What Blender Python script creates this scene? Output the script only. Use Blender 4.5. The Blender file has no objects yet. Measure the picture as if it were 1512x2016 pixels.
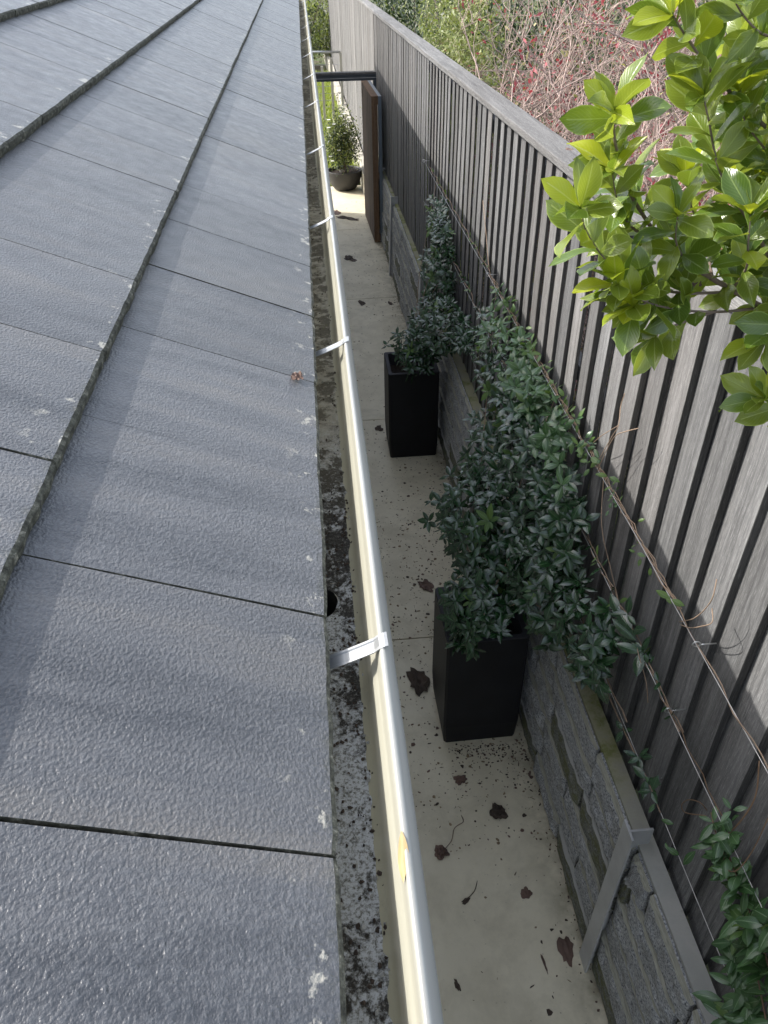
import bpy, math, random
import numpy as np
from mathutils import Vector, Matrix, noise
random.seed(7); RNG = np.random.default_rng(11)
scene = bpy.context.scene
COL = scene.collection
R_ = math.radians
# ------------------------------------------------------------------ camera
cam_d = bpy.data.cameras.new('camera'); cam = bpy.data.objects.new('camera', cam_d); COL.objects.link(cam)
rot = Matrix(((0.995716996431163, 0.06796919848046856, -0.06267257036396442),
              (-0.09105230399317686, 0.603352336230649, -0.7922597025613205),
              (-0.01603561522478971, 0.794572933356618, 0.6069569281435231)))
cam.matrix_world = Matrix.Translation((0, 0, 2.95)) @ rot.to_quaternion().normalized().to_matrix().to_4x4()
cam_d.sensor_fit = 'VERTICAL'; cam_d.sensor_height = 36.0; cam_d.lens = 36.0 * 1514 / 2016
cam_d.clip_start = 0.02; cam_d.clip_end = 400
scene.camera = cam
# ------------------------------------------------------------------ light
SUN_FROM = Vector((-1.0, 0.35, 0.90)).normalized()
elev = math.asin(SUN_FROM.z); azim = math.atan2(SUN_FROM.x, SUN_FROM.y)
world = bpy.data.worlds.new('World'); scene.world = world; world.use_nodes = True
wt = world.node_tree; bg = wt.nodes['Background']
sky = wt.nodes.new('ShaderNodeTexSky'); sky.sky_type = 'NISHITA'; sky.sun_disc = False
sky.sun_elevation = elev; sky.sun_rotation = azim % (2 * math.pi)
sky.air_density = 1.0; sky.dust_density = 2.5; sky.ozone_density = 1.0
hs = wt.nodes.new('ShaderNodeHueSaturation'); hs.inputs['Saturation'].default_value = .55   # sky desaturated to take the blue cast out of the shade
wt.links.new(sky.outputs[0], hs.inputs['Color']); wt.links.new(hs.outputs[0], bg.inputs[0]); bg.inputs[1].default_value = 0.15
sun_d = bpy.data.lights.new('sun', 'SUN'); sun_d.energy = 2.1; sun_d.angle = R_(0.6); sun_d.color = (1.0, 0.965, 0.915)
sun = bpy.data.objects.new('sun', sun_d); COL.objects.link(sun)
sun.rotation_euler = SUN_FROM.to_track_quat('Z', 'Y').to_euler(); sun.location = (-6, 3, 9)
vs = scene.view_settings; vs.view_transform = 'Standard'; vs.look = 'None'; vs.gamma = 1.0
vs.use_curve_mapping = False; vs.exposure = 1.4
S = -0.0168          # the side path, wall and fence fall slightly away from the camera
SX = -0.00408
CAM = np.array([0, 0, 2.95])

# ------------------------------------------------------------------ materials
class Mt:
    def __init__(s, name, disp=None):
        s.m = bpy.data.materials.new(name); s.m.use_nodes = True
        s.t = s.m.node_tree; s.b = s.t.nodes['Principled BSDF']; s.out = s.t.nodes['Material Output']
        s._v = None
    def n(s, typ, ins=None, **kw):
        nd = s.t.nodes.new('ShaderNode' + typ)
        for k, v in kw.items(): setattr(nd, k, v)
        for k, v in (ins or {}).items(): s.set(nd.inputs[k], v)
        return nd
    def set(s, inp, v):
        if hasattr(v, 'is_linked') or isinstance(v, bpy.types.NodeSocket): s.t.links.new(v, inp)
        elif isinstance(v, bpy.types.Node): s.t.links.new(v.outputs[0], inp)
        else:
            if isinstance(v, tuple) and len(v) == 3 and inp.type == 'RGBA': v = (*v, 1)
            inp.default_value = v
    def vec(s, scale=(1, 1, 1), rnd=True):
        tc = s.n('TexCoord'); v = tc.outputs['Object']
        if rnd:
            oi = s.n('ObjectInfo'); mu = s.n('Math', {0: oi.outputs['Random'], 1: 37.0}, operation='MULTIPLY')
            v = s.n('VectorMath', {0: v, 1: mu}, operation='ADD')
        return s.n('Mapping', {'Vector': v, 'Scale': scale})
    def noise(s, vec, scale, detail=4, rough=.55, dist=0):
        return s.n('TexNoise', {'Vector': vec, 'Scale': scale, 'Detail': detail, 'Roughness': rough, 'Distortion': dist}).outputs[0]
    def ramp(s, fac, stops):
        r = s.n('ValToRGB', {0: fac}); e = r.color_ramp.elements
        while len(e) < len(stops): e.new(.5)
        for i, (p, c) in enumerate(stops):
            e[i].position = p; e[i].color = (*c, 1) if isinstance(c, tuple) else (c, c, c, 1)
        return r.outputs[0]
    def mix(s, fac, a, b, mode='MIX'):
        return s.n('MixRGB', {0: fac, 1: a, 2: b}, blend_type=mode).outputs[0]
    def math(s, op, a, b=0.0): return s.n('Math', {0: a, 1: b}, operation=op).outputs[0]
    def bump(s, h, strength=.5, dist=.002, prev=None):
        ins = {'Height': h, 'Strength': strength, 'Distance': dist}
        if prev is not None: ins['Normal'] = prev
        return s.n('Bump', ins).outputs[0]
    def fin(s, color=None, rough=None, normal=None, **kw):
        if color is not None: s.set(s.b.inputs['Base Color'], color)
        if rough is not None: s.set(s.b.inputs['Roughness'], rough)
        if normal is not None: s.set(s.b.inputs['Normal'], normal)
        for k, v in kw.items(): s.set(s.b.inputs[k.replace('_', ' ')], v)
        return s.m

def m_tile():
    m = Mt('grey_textured_tile'); v = m.vec()
    big = m.noise(m.vec((1.0, 8, 1)), 1.6, 4, .6)
    fine = m.noise(m.vec((1, .8, 1)), 290, 3, .45, 0); fine2 = m.n('TexVoronoi', {'Vector': v, 'Scale': 420.}).outputs['Distance']
    c = m.ramp(big, [(.3, (.046, .049, .055)), (.5, (.088, .090, .095)), (.7, (.120, .115, .109))])
    c = m.mix(m.ramp(fine, [(.4, .0), (.68, .25)]), c, (.20, .207, .215))
    c = m.mix(1., c, m.ramp(m.n('ObjectInfo').outputs['Random'], [(0, .84), (1, 1.12)]), 'MULTIPLY')
    # lichen spots gather near the exposed front edge
    sx = m.n('SeparateXYZ', {0: m.n('TexCoord').outputs['Object']})
    edge = m.ramp(m.math('ADD', sx.outputs[0], .0), [(0, 0), (1, 1)])
    ed = m.n('MapRange', {0: sx.outputs[0], 1: -.06, 2: -.004, 3: 0., 4: 1.}).outputs[0]
    li = m.noise(v, 26, 5, .65)
    lm = m.math('MULTIPLY', m.ramp(li, [(.60, 0), (.64, 1)]), ed)
    c = m.mix(lm, c, (.42, .40, .34))
    gr = m.math('MULTIPLY', m.ramp(m.noise(v, 60, 4), [(.45, 0), (.7, 1)]), m.n('MapRange', {0: sx.outputs[0], 1: -.02, 2: 0., 3: 0., 4: .8}).outputs[0])
    c = m.mix(gr, c, (.055, .055, .035))
    h = m.math('ADD', fine, m.math('MULTIPLY', fine2, -.22))
    nb = m.bump(h, .85, .0022)
    nb = m.bump(m.noise(v, 9, 2), .25, .004, nb)
    return m.fin(c, m.ramp(m.noise(v, 30, 3), [(.3, .30), (.7, .44)]), nb, Specular_IOR_Level=.7)
def m_mosst():
    m = Mt('mossy_tile_edge'); v = m.vec(); f = m.noise(v, 90, 5, .7)
    c = m.ramp(f, [(.34, (.018, .018, .013)), (.5, (.065, .065, .048)), (.6, (.13, .128, .10)), (.69, (.34, .32, .26))])
    return m.fin(c, .9, m.bump(f, 1.0, .004))
def m_plain(name, col, rough=.5, metal=0., bump=0, bscale=80, bd=.001, var=.15, spec=.5):
    m = Mt(name); v = m.vec(); f = m.noise(v, 9, 4)
    d = tuple(max(0, x * (1 - var)) for x in col); l = tuple(min(1, x * (1 + var)) for x in col)
    c = m.ramp(f, [(.3, d), (.7, l)])
    nb = m.bump(m.noise(v, bscale, 3), bump, bd) if bump else None
    return m.fin(c, rough, nb, Metallic=metal, Specular_IOR_Level=spec)
def m_wood(name, dark, light, along=2, brown=.0, bump=.7):
    ax = lambda a, b: tuple(b if i == along else a for i in range(3))
    m = Mt(name); v = m.vec(ax(60, 2.2)); v2 = m.vec(ax(260, 9)); v3 = m.vec(ax(18, 1.1))
    f = m.noise(v, 1.0, 5, .6, .4); g = m.noise(v2, 1.0, 3, .7); b = m.noise(v3, 1.0, 3)
    c = m.ramp(f, [(.3, dark), (.7, light)])
    c = m.mix(m.ramp(g, [(.55, 0.), (.75, .55)]), c, tuple(min(1, x * 1.5) for x in light))
    c = m.mix(m.ramp(b, [(.45, 0.), (.8, .5)]), c, tuple(x * .75 for x in dark))
    w = m.noise(m.vec(ax(900, 30)), 1.0, 2, .6); c = m.mix(m.ramp(w, [(.60, 0.), (.68, .7)]), c, tuple(min(1, x * 1.9) for x in light)); c = m.mix(m.ramp(w, [(.32, .6), (.42, 0.)]), c, tuple(x * .5 for x in dark))
    oi = m.n('ObjectInfo').outputs['Random']
    c = m.mix(m.ramp(oi, [(0., .0), (.7, .0), (1., .22)]), c, (.18, .155, .135))
    c = m.mix(1.0, c, m.ramp(m.math('FRACT', m.math('MULTIPLY', oi, 7.3)), [(0, .74), (1, 1.16)]), 'MULTIPLY')
    h = m.math('ADD', f, m.math('MULTIPLY', g, .6))
    return m.fin(c, .85, m.bump(h, bump, .003), Specular_IOR_Level=.25)
def m_stone():
    m = Mt('rock_face_stone'); v = m.vec((1, 1.0, 1)); v2 = m.vec((4.5, 44, 24))
    f = m.noise(v2, 1., 5, .68, .5); g = m.noise(m.vec((1, 5, 3)), 1, 3); oi = m.n('ObjectInfo').outputs['Random']
    c = m.ramp(f, [(.36, (.07, .075, .083)), (.45, (.30, .31, .325)), (.53, (.50, .51, .515)), (.64, (.70, .70, .69))])
    c = m.mix(m.ramp(g, [(.45, 0), (.75, .5)]), c, (.15, .14, .11))
    return m.fin(c, .9, m.bump(f, 1., .008), Specular_IOR_Level=.2)
def m_mossy_stone():
    m = Mt('mossy_rock_face_stone'); v2 = m.vec((4.5, 44, 24)); f = m.noise(v2, 1., 5, .68, .5)
    g = m.noise(m.vec((1, 6, 4)), 1, 4)
    c = m.ramp(f, [(.34, (.07, .075, .07)), (.5, (.20, .205, .19)), (.68, (.42, .42, .38))])
    c = m.mix(m.ramp(g, [(.4, .0), (.62, .7)]), c, (.15, .155, .055))
    return m.fin(c, .95, m.bump(f, 1., .008), Specular_IOR_Level=.15)
def m_capstone():
    m = Mt('weathered_concrete'); v = m.vec(rnd=False); g = m.noise(v, 7, 5, .65); f = m.noise(v, 120, 4, .7)
    far = m.n('MapRange', {0: m.n('SeparateXYZ', {0: v}).outputs[1], 1: 1.1, 2: 1.5, 3: 0., 4: 1.}).outputs[0]
    c = m.mix(far, m.ramp(g, [(.35, (.36, .36, .33)), (.6, (.42, .41, .375)), (.75, (.31, .31, .27))]), m.ramp(g, [(.35, (.28, .27, .21)), (.5, (.30, .29, .18)), (.62, (.18, .19, .065)), (.75, (.11, .13, .035))]))
    c = m.mix(m.ramp(f, [(.5, 0), (.8, .4)]), c, (.38, .37, .32))
    return m.fin(c, .95, m.bump(f, .6, .003), Specular_IOR_Level=.2)
def m_path():
    m = Mt('polished_concrete'); v = m.vec(rnd=False)
    big = m.noise(v, 2.2, 5, .6); med = m.noise(v, 16, 4, .6); f = m.noise(v, 200, 3, .7)
    c = m.ramp(big, [(.3, (.61, .55, .405)), (.55, (.70, .635, .475)), (.75, (.74, .68, .52))])
    c = m.mix(m.ramp(med, [(.5, 0), (.8, .35)]), c, (.47, .42, .31))
    c = m.mix(m.ramp(m.noise(v, 3.1, 6, .68, .4), [(.48, 0), (.66, .45)]), c, (.42, .37, .26))
    # dark fleck grime and mould spots
    vo = m.n('TexVoronoi', {'Vector': v, 'Scale': 34.}); d = m.ramp(vo.outputs['Distance'], [(.04, 1), (.12, 0)])
    d = m.math('MULTIPLY', d, m.ramp(m.noise(v, 5, 3), [(.42, 0), (.62, 1)]))
    c = m.mix(m.math('MULTIPLY', d, .75), c, (.10, .085, .06))
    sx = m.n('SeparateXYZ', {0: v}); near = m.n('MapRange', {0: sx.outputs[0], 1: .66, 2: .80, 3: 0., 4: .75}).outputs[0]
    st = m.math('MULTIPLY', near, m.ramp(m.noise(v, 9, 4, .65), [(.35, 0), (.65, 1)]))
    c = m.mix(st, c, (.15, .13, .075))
    c = m.mix(m.ramp(f, [(.6, 0), (.8, .3)]), c, (.2, .18, .14))
    return m.fin(c, m.ramp(med, [(.3, .45), (.7, .65)]), m.bump(f, .15, .001), Specular_IOR_Level=.4)
def m_gutterdirt():
    m = Mt('grimy_gutter_floor'); v = m.vec(rnd=False)
    n1 = m.noise(v, 38, 7, .72, .3); n2 = m.noise(v, 5.5, 3, .5); n3 = m.noise(v, 260, 5, .75)
    far = m.n('MapRange', {0: m.n('SeparateXYZ', {0: v}).outputs[1], 1: .9, 2: 1.25, 3: 0., 4: 1.}).outputs[0]
    # mould coating over pale zinc; how much differs along the run
    thr = m.math('ADD', n1, m.math('MULTIPLY', m.math('SUBTRACT', n2, .5), .7))
    yy = m.n('SeparateXYZ', {0: v}).outputs[1]; lf = m.n('MapRange', {0: yy, 1: .42, 2: .56, 3: .045, 4: -.03}).outputs[0]
    thr = m.math('ADD', thr, lf)
    dark = m.ramp(thr, [(.44, 1), (.52, 0)])
    pale = m.ramp(n3, [(.38, (.13, .125, .10)), (.5, (.40, .40, .37)), (.62, (.62, .64, .64))])
    warm = m.ramp(n1, [(.3, (.15, .13, .09)), (.5, (.31, .28, .20)), (.68, (.43, .40, .31))])
    pale = m.mix(far, pale, warm)
    dk = m.mix(far, (.022, .018, .012), (.12, .105, .07))
    c = m.mix(m.math('MULTIPLY', dark, .93), pale, dk)
    c = m.mix(m.ramp(n3, [(.56, 0), (.66, .7)]), c, (.30, .28, .23))
    return m.fin(c, .9, m.bump(m.math('ADD', n1, m.math('MULTIPLY', n3, .5)), .8, .004), Specular_IOR_Level=.25)
def m_gutter():
    m = Mt('cream_painted_steel'); v = m.vec((14, 1.2, 14), rnd=False); v3 = m.vec(rnd=False)
    sp = m.n('SeparateXYZ', {0: v3})
    hz = m.n('MapRange', {0: sp.outputs[2], 1: 2.236, 2: 2.292, 3: 1., 4: 0.}).outputs[0]
    inner = m.n('MapRange', {0: sp.outputs[0], 1: .036, 2: .040, 3: 1., 4: 0.}).outputs[0]
    g = m.noise(v, 3., 6, .7, .5); g2 = m.noise(v3, 60, 5, .7)
    c = m.ramp(m.noise(v, 1.5, 3), [(.3, (.30, .30, .28)), (.5, (.36, .36, .335)), (.7, (.40, .40, .375))])
    stain = m.math('MULTIPLY', m.math('MULTIPLY', m.ramp(m.math('ADD', m.math('MULTIPLY', g, .6), m.math('MULTIPLY', hz, .55)), [(.38, 0), (.85, 1)]), inner), .95)
    c = m.mix(stain, c, (.24, .21, .11))
    c = m.mix(m.math('MULTIPLY', m.ramp(g2, [(.55, 0), (.72, .6)]), m.math('MULTIPLY', hz, inner)), c, (.05, .045, .025))
    c = m.mix(m.math('MULTIPLY', inner, .55), c, (.50, .475, .35))
    c = m.mix(m.ramp(m.noise(m.vec((90, 4, 90), rnd=False), 1., 5, .7), [(.55, 0), (.8, .45)]), c, (.2, .19, .15))
    return m.fin(c, .27, m.bump(m.noise(v, 2, 3), .12, .003), Specular_IOR_Level=.6)
def m_leaf(name, c1, c2, vein, trans, tcol, rough=.25, edge=None, veinw=.045, spec=.6):
    m = Mt(name); uv = m.n('UVMap'); sp = m.n('SeparateXYZ', {0: uv.outputs[0]})
    at = m.n('Attribute', attribute_name='rnd'); oi = m.n('ObjectInfo').outputs['Random']
    r = m.math('FRACT', m.math('ADD', at.outputs['Fac'], m.math('MULTIPLY', oi, 5.17)))
    au = m.math('ABSOLUTE', m.math('SUBTRACT', sp.outputs[0], .5))
    c = m.mix(r, c1, c2)
    c = m.mix(m.math('MULTIPLY', m.noise(m.vec(), 60, 3), .25), c, tuple(x * .6 for x in c1))
    c = m.mix(m.ramp(m.noise(m.vec(), 95, 2), [(.70, 0), (.74, .5)]), c, tuple(x * .5 for x in vein))
    mid = m.ramp(au, [(veinw * .4, 1), (veinw, 0)])
    sv = m.n('TexWave', {'Vector': m.n('CombineXYZ', {0: m.math('SUBTRACT', m.math('MULTIPLY', sp.outputs[1], 1.0), m.math('MULTIPLY', au, .8)), 1: 0., 2: 0.}), 'Scale': 3.4, 'Distortion': 0.}, wave_profile='SIN').outputs['Fac']
    c = m.mix(m.math('MULTIPLY', m.ramp(sv, [(.86, 0), (1, 1)]), .25), c, vein)
    c = m.mix(m.math('MULTIPLY', mid, .8), c, vein)
    if edge: c = m.mix(m.ramp(au, [(.44, 0), (.485, .8)]), c, edge)
    nb = m.bump(m.math('ADD', m.math('MULTIPLY', mid, -1.), m.math('MULTIPLY', sv, .25)), .35, .0015)
    b = m.b; m.fin(c, rough, nb, Specular_IOR_Level=spec)
    tr = m.n('BsdfTranslucent', {'Color': m.mix(.65, c, tcol)})
    ms = m.n('MixShader', {0: trans, 1: b.outputs[0], 2: tr.outputs[0]})
    m.t.links.new(ms.outputs[0], m.out.inputs[0]); return m.m
def m_ground():
    m = Mt('garden_ground'); v = m.vec(rnd=False); a = m.noise(v, 1.3, 4); b = m.noise(v, 22, 5, .7)
    c = m.mix(m.ramp(a, [(.4, 0), (.6, 1)]), m.ramp(b, [(.3, (.03, .024, .016)), (.7, (.12, .09, .06))]), m.ramp(b, [(.3, (.03, .05, .012)), (.7, (.10, .14, .04))]))
    return m.fin(c, 1., m.bump(b, 1., .03))

TILE = m_tile(); TMOSS = m_mosst(); GUT = m_gutter(); GDIRT = m_gutterdirt(); PATHM = m_path()
FSIDE = m_wood('shade_toned_board_edge', (.045, .044, .042), (.10, .097, .093)); FENCE = m_wood('silvered_fence_timber', (.092, .092, .092), (.222, .222, .22)); FENCEB = m_wood('silver_brown_fence_timber', (.115, .112, .108), (.245, .238, .232))  # board edge colour darkened to stand in for shade on the side faces
CAPW = m_wood('silvered_capping_timber', (.11, .109, .107), (.25, .247, .24), 1, bump=1.); GATEW = m_wood('dark_gate_timber', (.075, .058, .05), (.15, .115, .095)); GATEE = m_wood('raw_gate_edge_timber', (.10, .06, .035), (.22, .14, .085))
STONE = m_stone(); MSTONE = m_mossy_stone(); CONC = m_capstone()
STEEL = m_plain('galvanised_steel', (.50, .505, .505), .5, .35, .2, 60); ZINC = m_plain('bright_zinc_strap', (.36, .37, .37), .38, .6, .15, 40)
DSTEEL = m_plain('dark_painted_steel', (.060, .072, .088), .35, 0, .1, 60); BSTEEL = m_plain('blue_grey_painted_steel', (.13, .16, .19), .4)
POT = m_plain('black_resin', (.006, .0065, .009), .5, 0, .5, 220, .0012, .3, .3); BOWLM = m_plain('charcoal_bowl', (.028, .027, .027), .55, 0, .3, 90)
POTRIM = m_plain('dusty_black_resin', (.045, .045, .052), .7, 0, .5, 220, .001, .2, .3)
SOIL = m_plain('potting_soil', (.03, .02, .014), 1., 0, 1., 60, .02, .5); BLACK = m_plain('dark_cavity', (.006, .006, .006), .9)
HOUSEW = m_plain('rendered_wall', (.68, .66, .61), .9, 0, .3, 60); UNDER = m_plain('roof_underlay', (.03, .03, .03), .9)
LIMEST = m_plain('pale_limestone', (.40, .375, .32), .9, 0, .5, 45, .003, .15); BARK = m_plain('grey_brown_bark', (.20, .15, .12), .9, 0, .6, 120, .002, .3)
TWIG = m_plain('tan_twig', (.30, .215, .15), .7, 0, .3, 200, .001, .25); BTWIG = m_plain('brown_twig', (.17, .105, .06), .7, 0, .3, 200, .001, .3); PINKT = m_plain('pinkish_bare_twig', (.38, .285, .245), .8, 0, .2, 90, .001, .35)
WIREM = m_plain('stainless_wire', (.65, .65, .64), .35, .8)
DEADL = m_plain('dead_leaf_dark', (.06, .042, .03), .8, 0, .8, 90, .002, .5); DEADB = m_plain('dead_leaf_brown', (.13, .08, .06), .7, 0, .8, 70, .002, .4)
LEAFBIT = m_plain('dried_leaf_bits', (.24, .18, .11), .9, 0, .6, 120, .001, .4); CREAML = m_plain('dried_cream_leaf', (.40, .29, .13), .6, 0, .6, 120, .001, .25); BLACKM = m_plain('deep_joint', (.07, .068, .055), .95); LITLEDGE = m_plain('mortar', (.36, .35, .28), .95, 0, .7, 90, .003, .3)  # mortar material: pale ledge dirt that also imitates skylight on stone tops
JAS = m_leaf('glossy_dark_leaf', (.007, .034, .011), (.018, .068, .019), (.07, .15, .06), .08, (.10, .2, .03), .2, None, .045, 1.0)
JASLIT = m_leaf('lit_toned_leaf', (.035, .095, .030), (.075, .16, .055), (.18, .28, .14), .15, (.15, .3, .04), .26, None, .05, .8)  # vine leaf colour painted lighter for leaves that sit in less shadow
JASY = m_leaf('young_green_leaf', (.07, .15, .04), (.13, .22, .05), (.22, .30, .12), .25, (.25, .4, .05), .35)
MAG = m_leaf('lime_green_leaf', (.115, .175, .022), (.225, .285, .032), (.34, .41, .12), .38, (.45, .53, .05), .26, (.42, .5, .12), .04, .7)
MAGD = m_leaf('deep_green_leaf', (.055, .11, .02), (.12, .19, .02), (.24, .32, .09), .32, (.33, .45, .03), .24, (.3, .4, .1), .04, .7)
MAGY = m_leaf('yellow_new_leaf', (.30, .38, .02), (.46, .50, .03), (.50, .55, .15), .42, (.65, .72, .04), .3)
REDL = m_leaf('red_leaf', (.24, .035, .05), (.42, .10, .11), (.4, .14, .12), .3, (.5, .06, .07), .5)
YELL = m_leaf('pale_yellow_leaf', (.36, .34, .10), (.50, .42, .22), (.5, .5, .25), .3, (.5, .5, .1), .5)
GRNL = m_leaf('bush_green_leaf', (.13, .17, .035), (.32, .35, .10), (.24, .28, .1), .28, (.28, .36, .06), .5); DKGL = m_leaf('dark_bush_leaf', (.016, .035, .012), (.05, .08, .025), (.08, .12, .05), .15, (.08, .14, .02), .45)
OLIVE = m_leaf('olive_leaf', (.16, .17, .06), (.30, .28, .13), (.3, .3, .15), .25, (.3, .32, .1), .6)
GRASS = m_leaf('grass_blade', (.13, .21, .02), (.33, .40, .04), (.35, .42, .06), .35, (.5, .6, .05), .5); WHITE = m_plain('white_petal', (.8, .8, .74), .6)
GROUND = m_ground()

# ------------------------------------------------------------------ helpers
def mesh(name, V, F, mats, mi=None, uv=None, rnd=None, smooth=False):
    me = bpy.data.meshes.new(name)
    me.from_pydata([tuple(map(float, v)) for v in V] if not isinstance(V, np.ndarray) else V.tolist(), [], F if isinstance(F, list) else F.tolist())
    for m in (mats if isinstance(mats, (list, tuple)) else [mats]): me.materials.append(m)
    if mi is not None: me.polygons.foreach_set('material_index', np.array(mi, dtype=np.int32))
    if uv is not None:
        l = me.uv_layers.new(name='UVMap'); idx = np.zeros(len(me.loops), dtype=np.int32); me.loops.foreach_get('vertex_index', idx)
        l.data.foreach_set('uv', np.asarray(uv, dtype=np.float32)[idx].ravel())
    if rnd is not None:
        a = me.attributes.new('rnd', 'FLOAT', 'POINT'); a.data.foreach_set('value', np.asarray(rnd, dtype=np.float32))
    if smooth: me.polygons.foreach_set('use_smooth', np.ones(len(me.polygons), dtype=bool))
    me.update(); return me
def ob(name, me, parent=None, loc=(0, 0, 0), rotm=None, scale=None, kind=None, label=None, cat=None, group=None):
    o = bpy.data.objects.new(name, me); COL.objects.link(o)
    if parent: o.parent = parent
    if rotm is not None:
        M = Matrix.Translation(loc) @ rotm.to_4x4()
        if scale: M = M @ Matrix.Diagonal((*scale, 1))
        o.matrix_local = M
    else:
        o.location = loc
        if scale: o.scale = scale
    for k, v in (('kind', kind), ('label', label), ('category', cat), ('group', group)):
        if v: o[k] = v
    return o
def root(name, label, cat, loc=(0, 0, 0), group=None): return ob(name, None, None, loc, label=label, cat=cat, group=group)
def box(x0, x1, y0, y1, z0, z1):
    V = [(x, y, z) for z in (z0, z1) for y in (y0, y1) for x in (x0, x1)]
    return V, [[0, 2, 3, 1], [4, 5, 7, 6], [0, 1, 5, 4], [2, 6, 7, 3], [0, 4, 6, 2], [1, 3, 7, 5]]
class MB:
    def __init__(s): s.V = []; s.F = []; s.mi = []
    def add(s, V, F, mi=0):
        o = len(s.V); s.V += [tuple(v) for v in V]; s.F += [[i + o for i in f] for f in F]; s.mi += [mi] * len(F); return s
    def box(s, *a, mi=0): return s.add(*box(*a), mi)
    def bbox(s, x0, x1, y0, y1, z0, z1, b=.003, mi=0):   # box with chamfered vertical and horizontal edges
        V = []; 
        for (z, i) in ((z0, b), (z0 + b, 0), (z1 - b, 0), (z1, b)):
            for (x, y) in ((x0 + i + b, y0 + i), (x1 - i - b, y0 + i), (x1 - i, y0 + i + b), (x1 - i, y1 - i - b), (x1 - i - b, y1 - i), (x0 + i + b, y1 - i), (x0 + i, y1 - i - b), (x0 + i, y0 + i + b)): V.append((x, y, z))
        F = [list(range(7, -1, -1)), [24 + k for k in range(8)]]
        for r in range(3):
            for k in range(8): F.append([r * 8 + k, r * 8 + (k + 1) % 8, r * 8 + 8 + (k + 1) % 8, r * 8 + 8 + k])
        return s.add(V, F, mi)
    def me(s, name, mats, smooth=False, rnd=None): return mesh(name, s.V, s.F, mats, s.mi, smooth=smooth)
def tube(pts, r, n=5, cap=True):
    P = [Vector(p) for p in pts]; V = []; F = []
    rs = r if isinstance(r, (list, tuple)) else [r] * len(P)
    u = None
    for i, p in enumerate(P):
        t = (P[min(i + 1, len(P) - 1)] - P[max(i - 1, 0)]).normalized()
        if u is None: u = t.orthogonal().normalized()
        else:
            u = (u - t * u.dot(t))
            u = u.normalized() if u.length > 1e-6 else t.orthogonal().normalized()
        w = t.cross(u)
        for k in range(n):
            a = 2 * math.pi * k / n; V.append(p + (u * math.cos(a) + w * math.sin(a)) * rs[i])
    for i in range(len(P) - 1):
        for k in range(n): F.append([i * n + k, i * n + (k + 1) % n, (i + 1) * n + (k + 1) % n, (i + 1) * n + k])
    if cap: F.append([k for k in range(n - 1, -1, -1)]); F.append([(len(P) - 1) * n + k for k in range(n)])
    return V, F
def cat_(pts, k=4):       # smooth (Catmull-Rom) subdivision of a polyline
    P = [Vector(p) for p in pts]; P = [P[0] * 2 - P[1]] + P + [P[-1] * 2 - P[-2]]; out = []
    for i in range(1, len(P) - 2):
        a, b, c, d = P[i - 1:i + 3]
        for j in range(k):
            t = j / k; out.append(.5 * ((2 * b) + (c - a) * t + (2 * a - 5 * b + 4 * c - d) * t * t + (3 * b - a - 3 * c + d) * t ** 3))
    out.append(P[-2]); return out
def prism_y(prof, y0, y1, ysegs=1, closed=True, zs=0.0):  # profile (x,z) swept along Y
    n = len(prof); V = []; F = []
    for j in range(ysegs + 1):
        y = y0 + (y1 - y0) * j / ysegs
        for x, z in prof: V.append((x, y, z + zs * y))
    for j in range(ysegs):
        for i in range(n if closed else n - 1): F.append([j * n + i, j * n + (i + 1) % n, (j + 1) * n + (i + 1) % n, (j + 1) * n + i])
    if closed: F.append(list(range(n - 1, -1, -1))); F.append([ysegs * n + i for i in range(n)])
    return V, F
def nz(x, y, z=0.): return noise.noise(Vector((x, y, z)))

# leaf prototypes: local frame, base at origin, +Y along, Z = upper side
def leaf_proto(L, W, shape='ell', droop=.25, fold=.25, wave=0., ns=5, nc=3, seed=0):
    rs = random.Random(seed); V = []; UV = []; F = []
    for i in range(ns + 1):
        t = i / ns
        if shape == 'ell': w = math.sin(math.pi * min(1, max(0, t)) ** .92) ** .85
        elif shape == 'obo': w = (math.sin(math.pi * t ** 1.45)) ** .75 if 0 < t < 1 else 0
        else: w = math.sin(math.pi * t) ** .6
        w = max(w, .04 if i in (0, ns) else .1) * W / 2
        yy = t * L; zz = -droop * L * t * t
        for j in range(nc):
            u = j / (nc - 1) * 2 - 1
            wz = wave * L * math.sin(t * 9 + (1.3 if u > 0 else 0) + seed * 2.1) * abs(u)
            V.append((u * w, yy - .03 * L * abs(u), zz + fold * abs(u) * w + wz)); UV.append((u * .5 + .5, t))
    for i in range(ns):
        for j in range(nc - 1): a = i * nc + j; F.append([a, a + 1, a + nc + 1, a + nc])
    return np.array(V), F, np.array(UV)
def frame(d, up):       # matrix with +Y = d and Z near up
    d = np.asarray(d, float); d = d / np.linalg.norm(d); up = np.asarray(up, float)
    s = np.cross(d, up); n = np.linalg.norm(s)
    s = np.cross(d, [.3, .9, .2]) if n < 1e-5 else s; s = s / np.linalg.norm(s); u = np.cross(s, d)
    return np.stack([s, d, u], axis=1)
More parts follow.
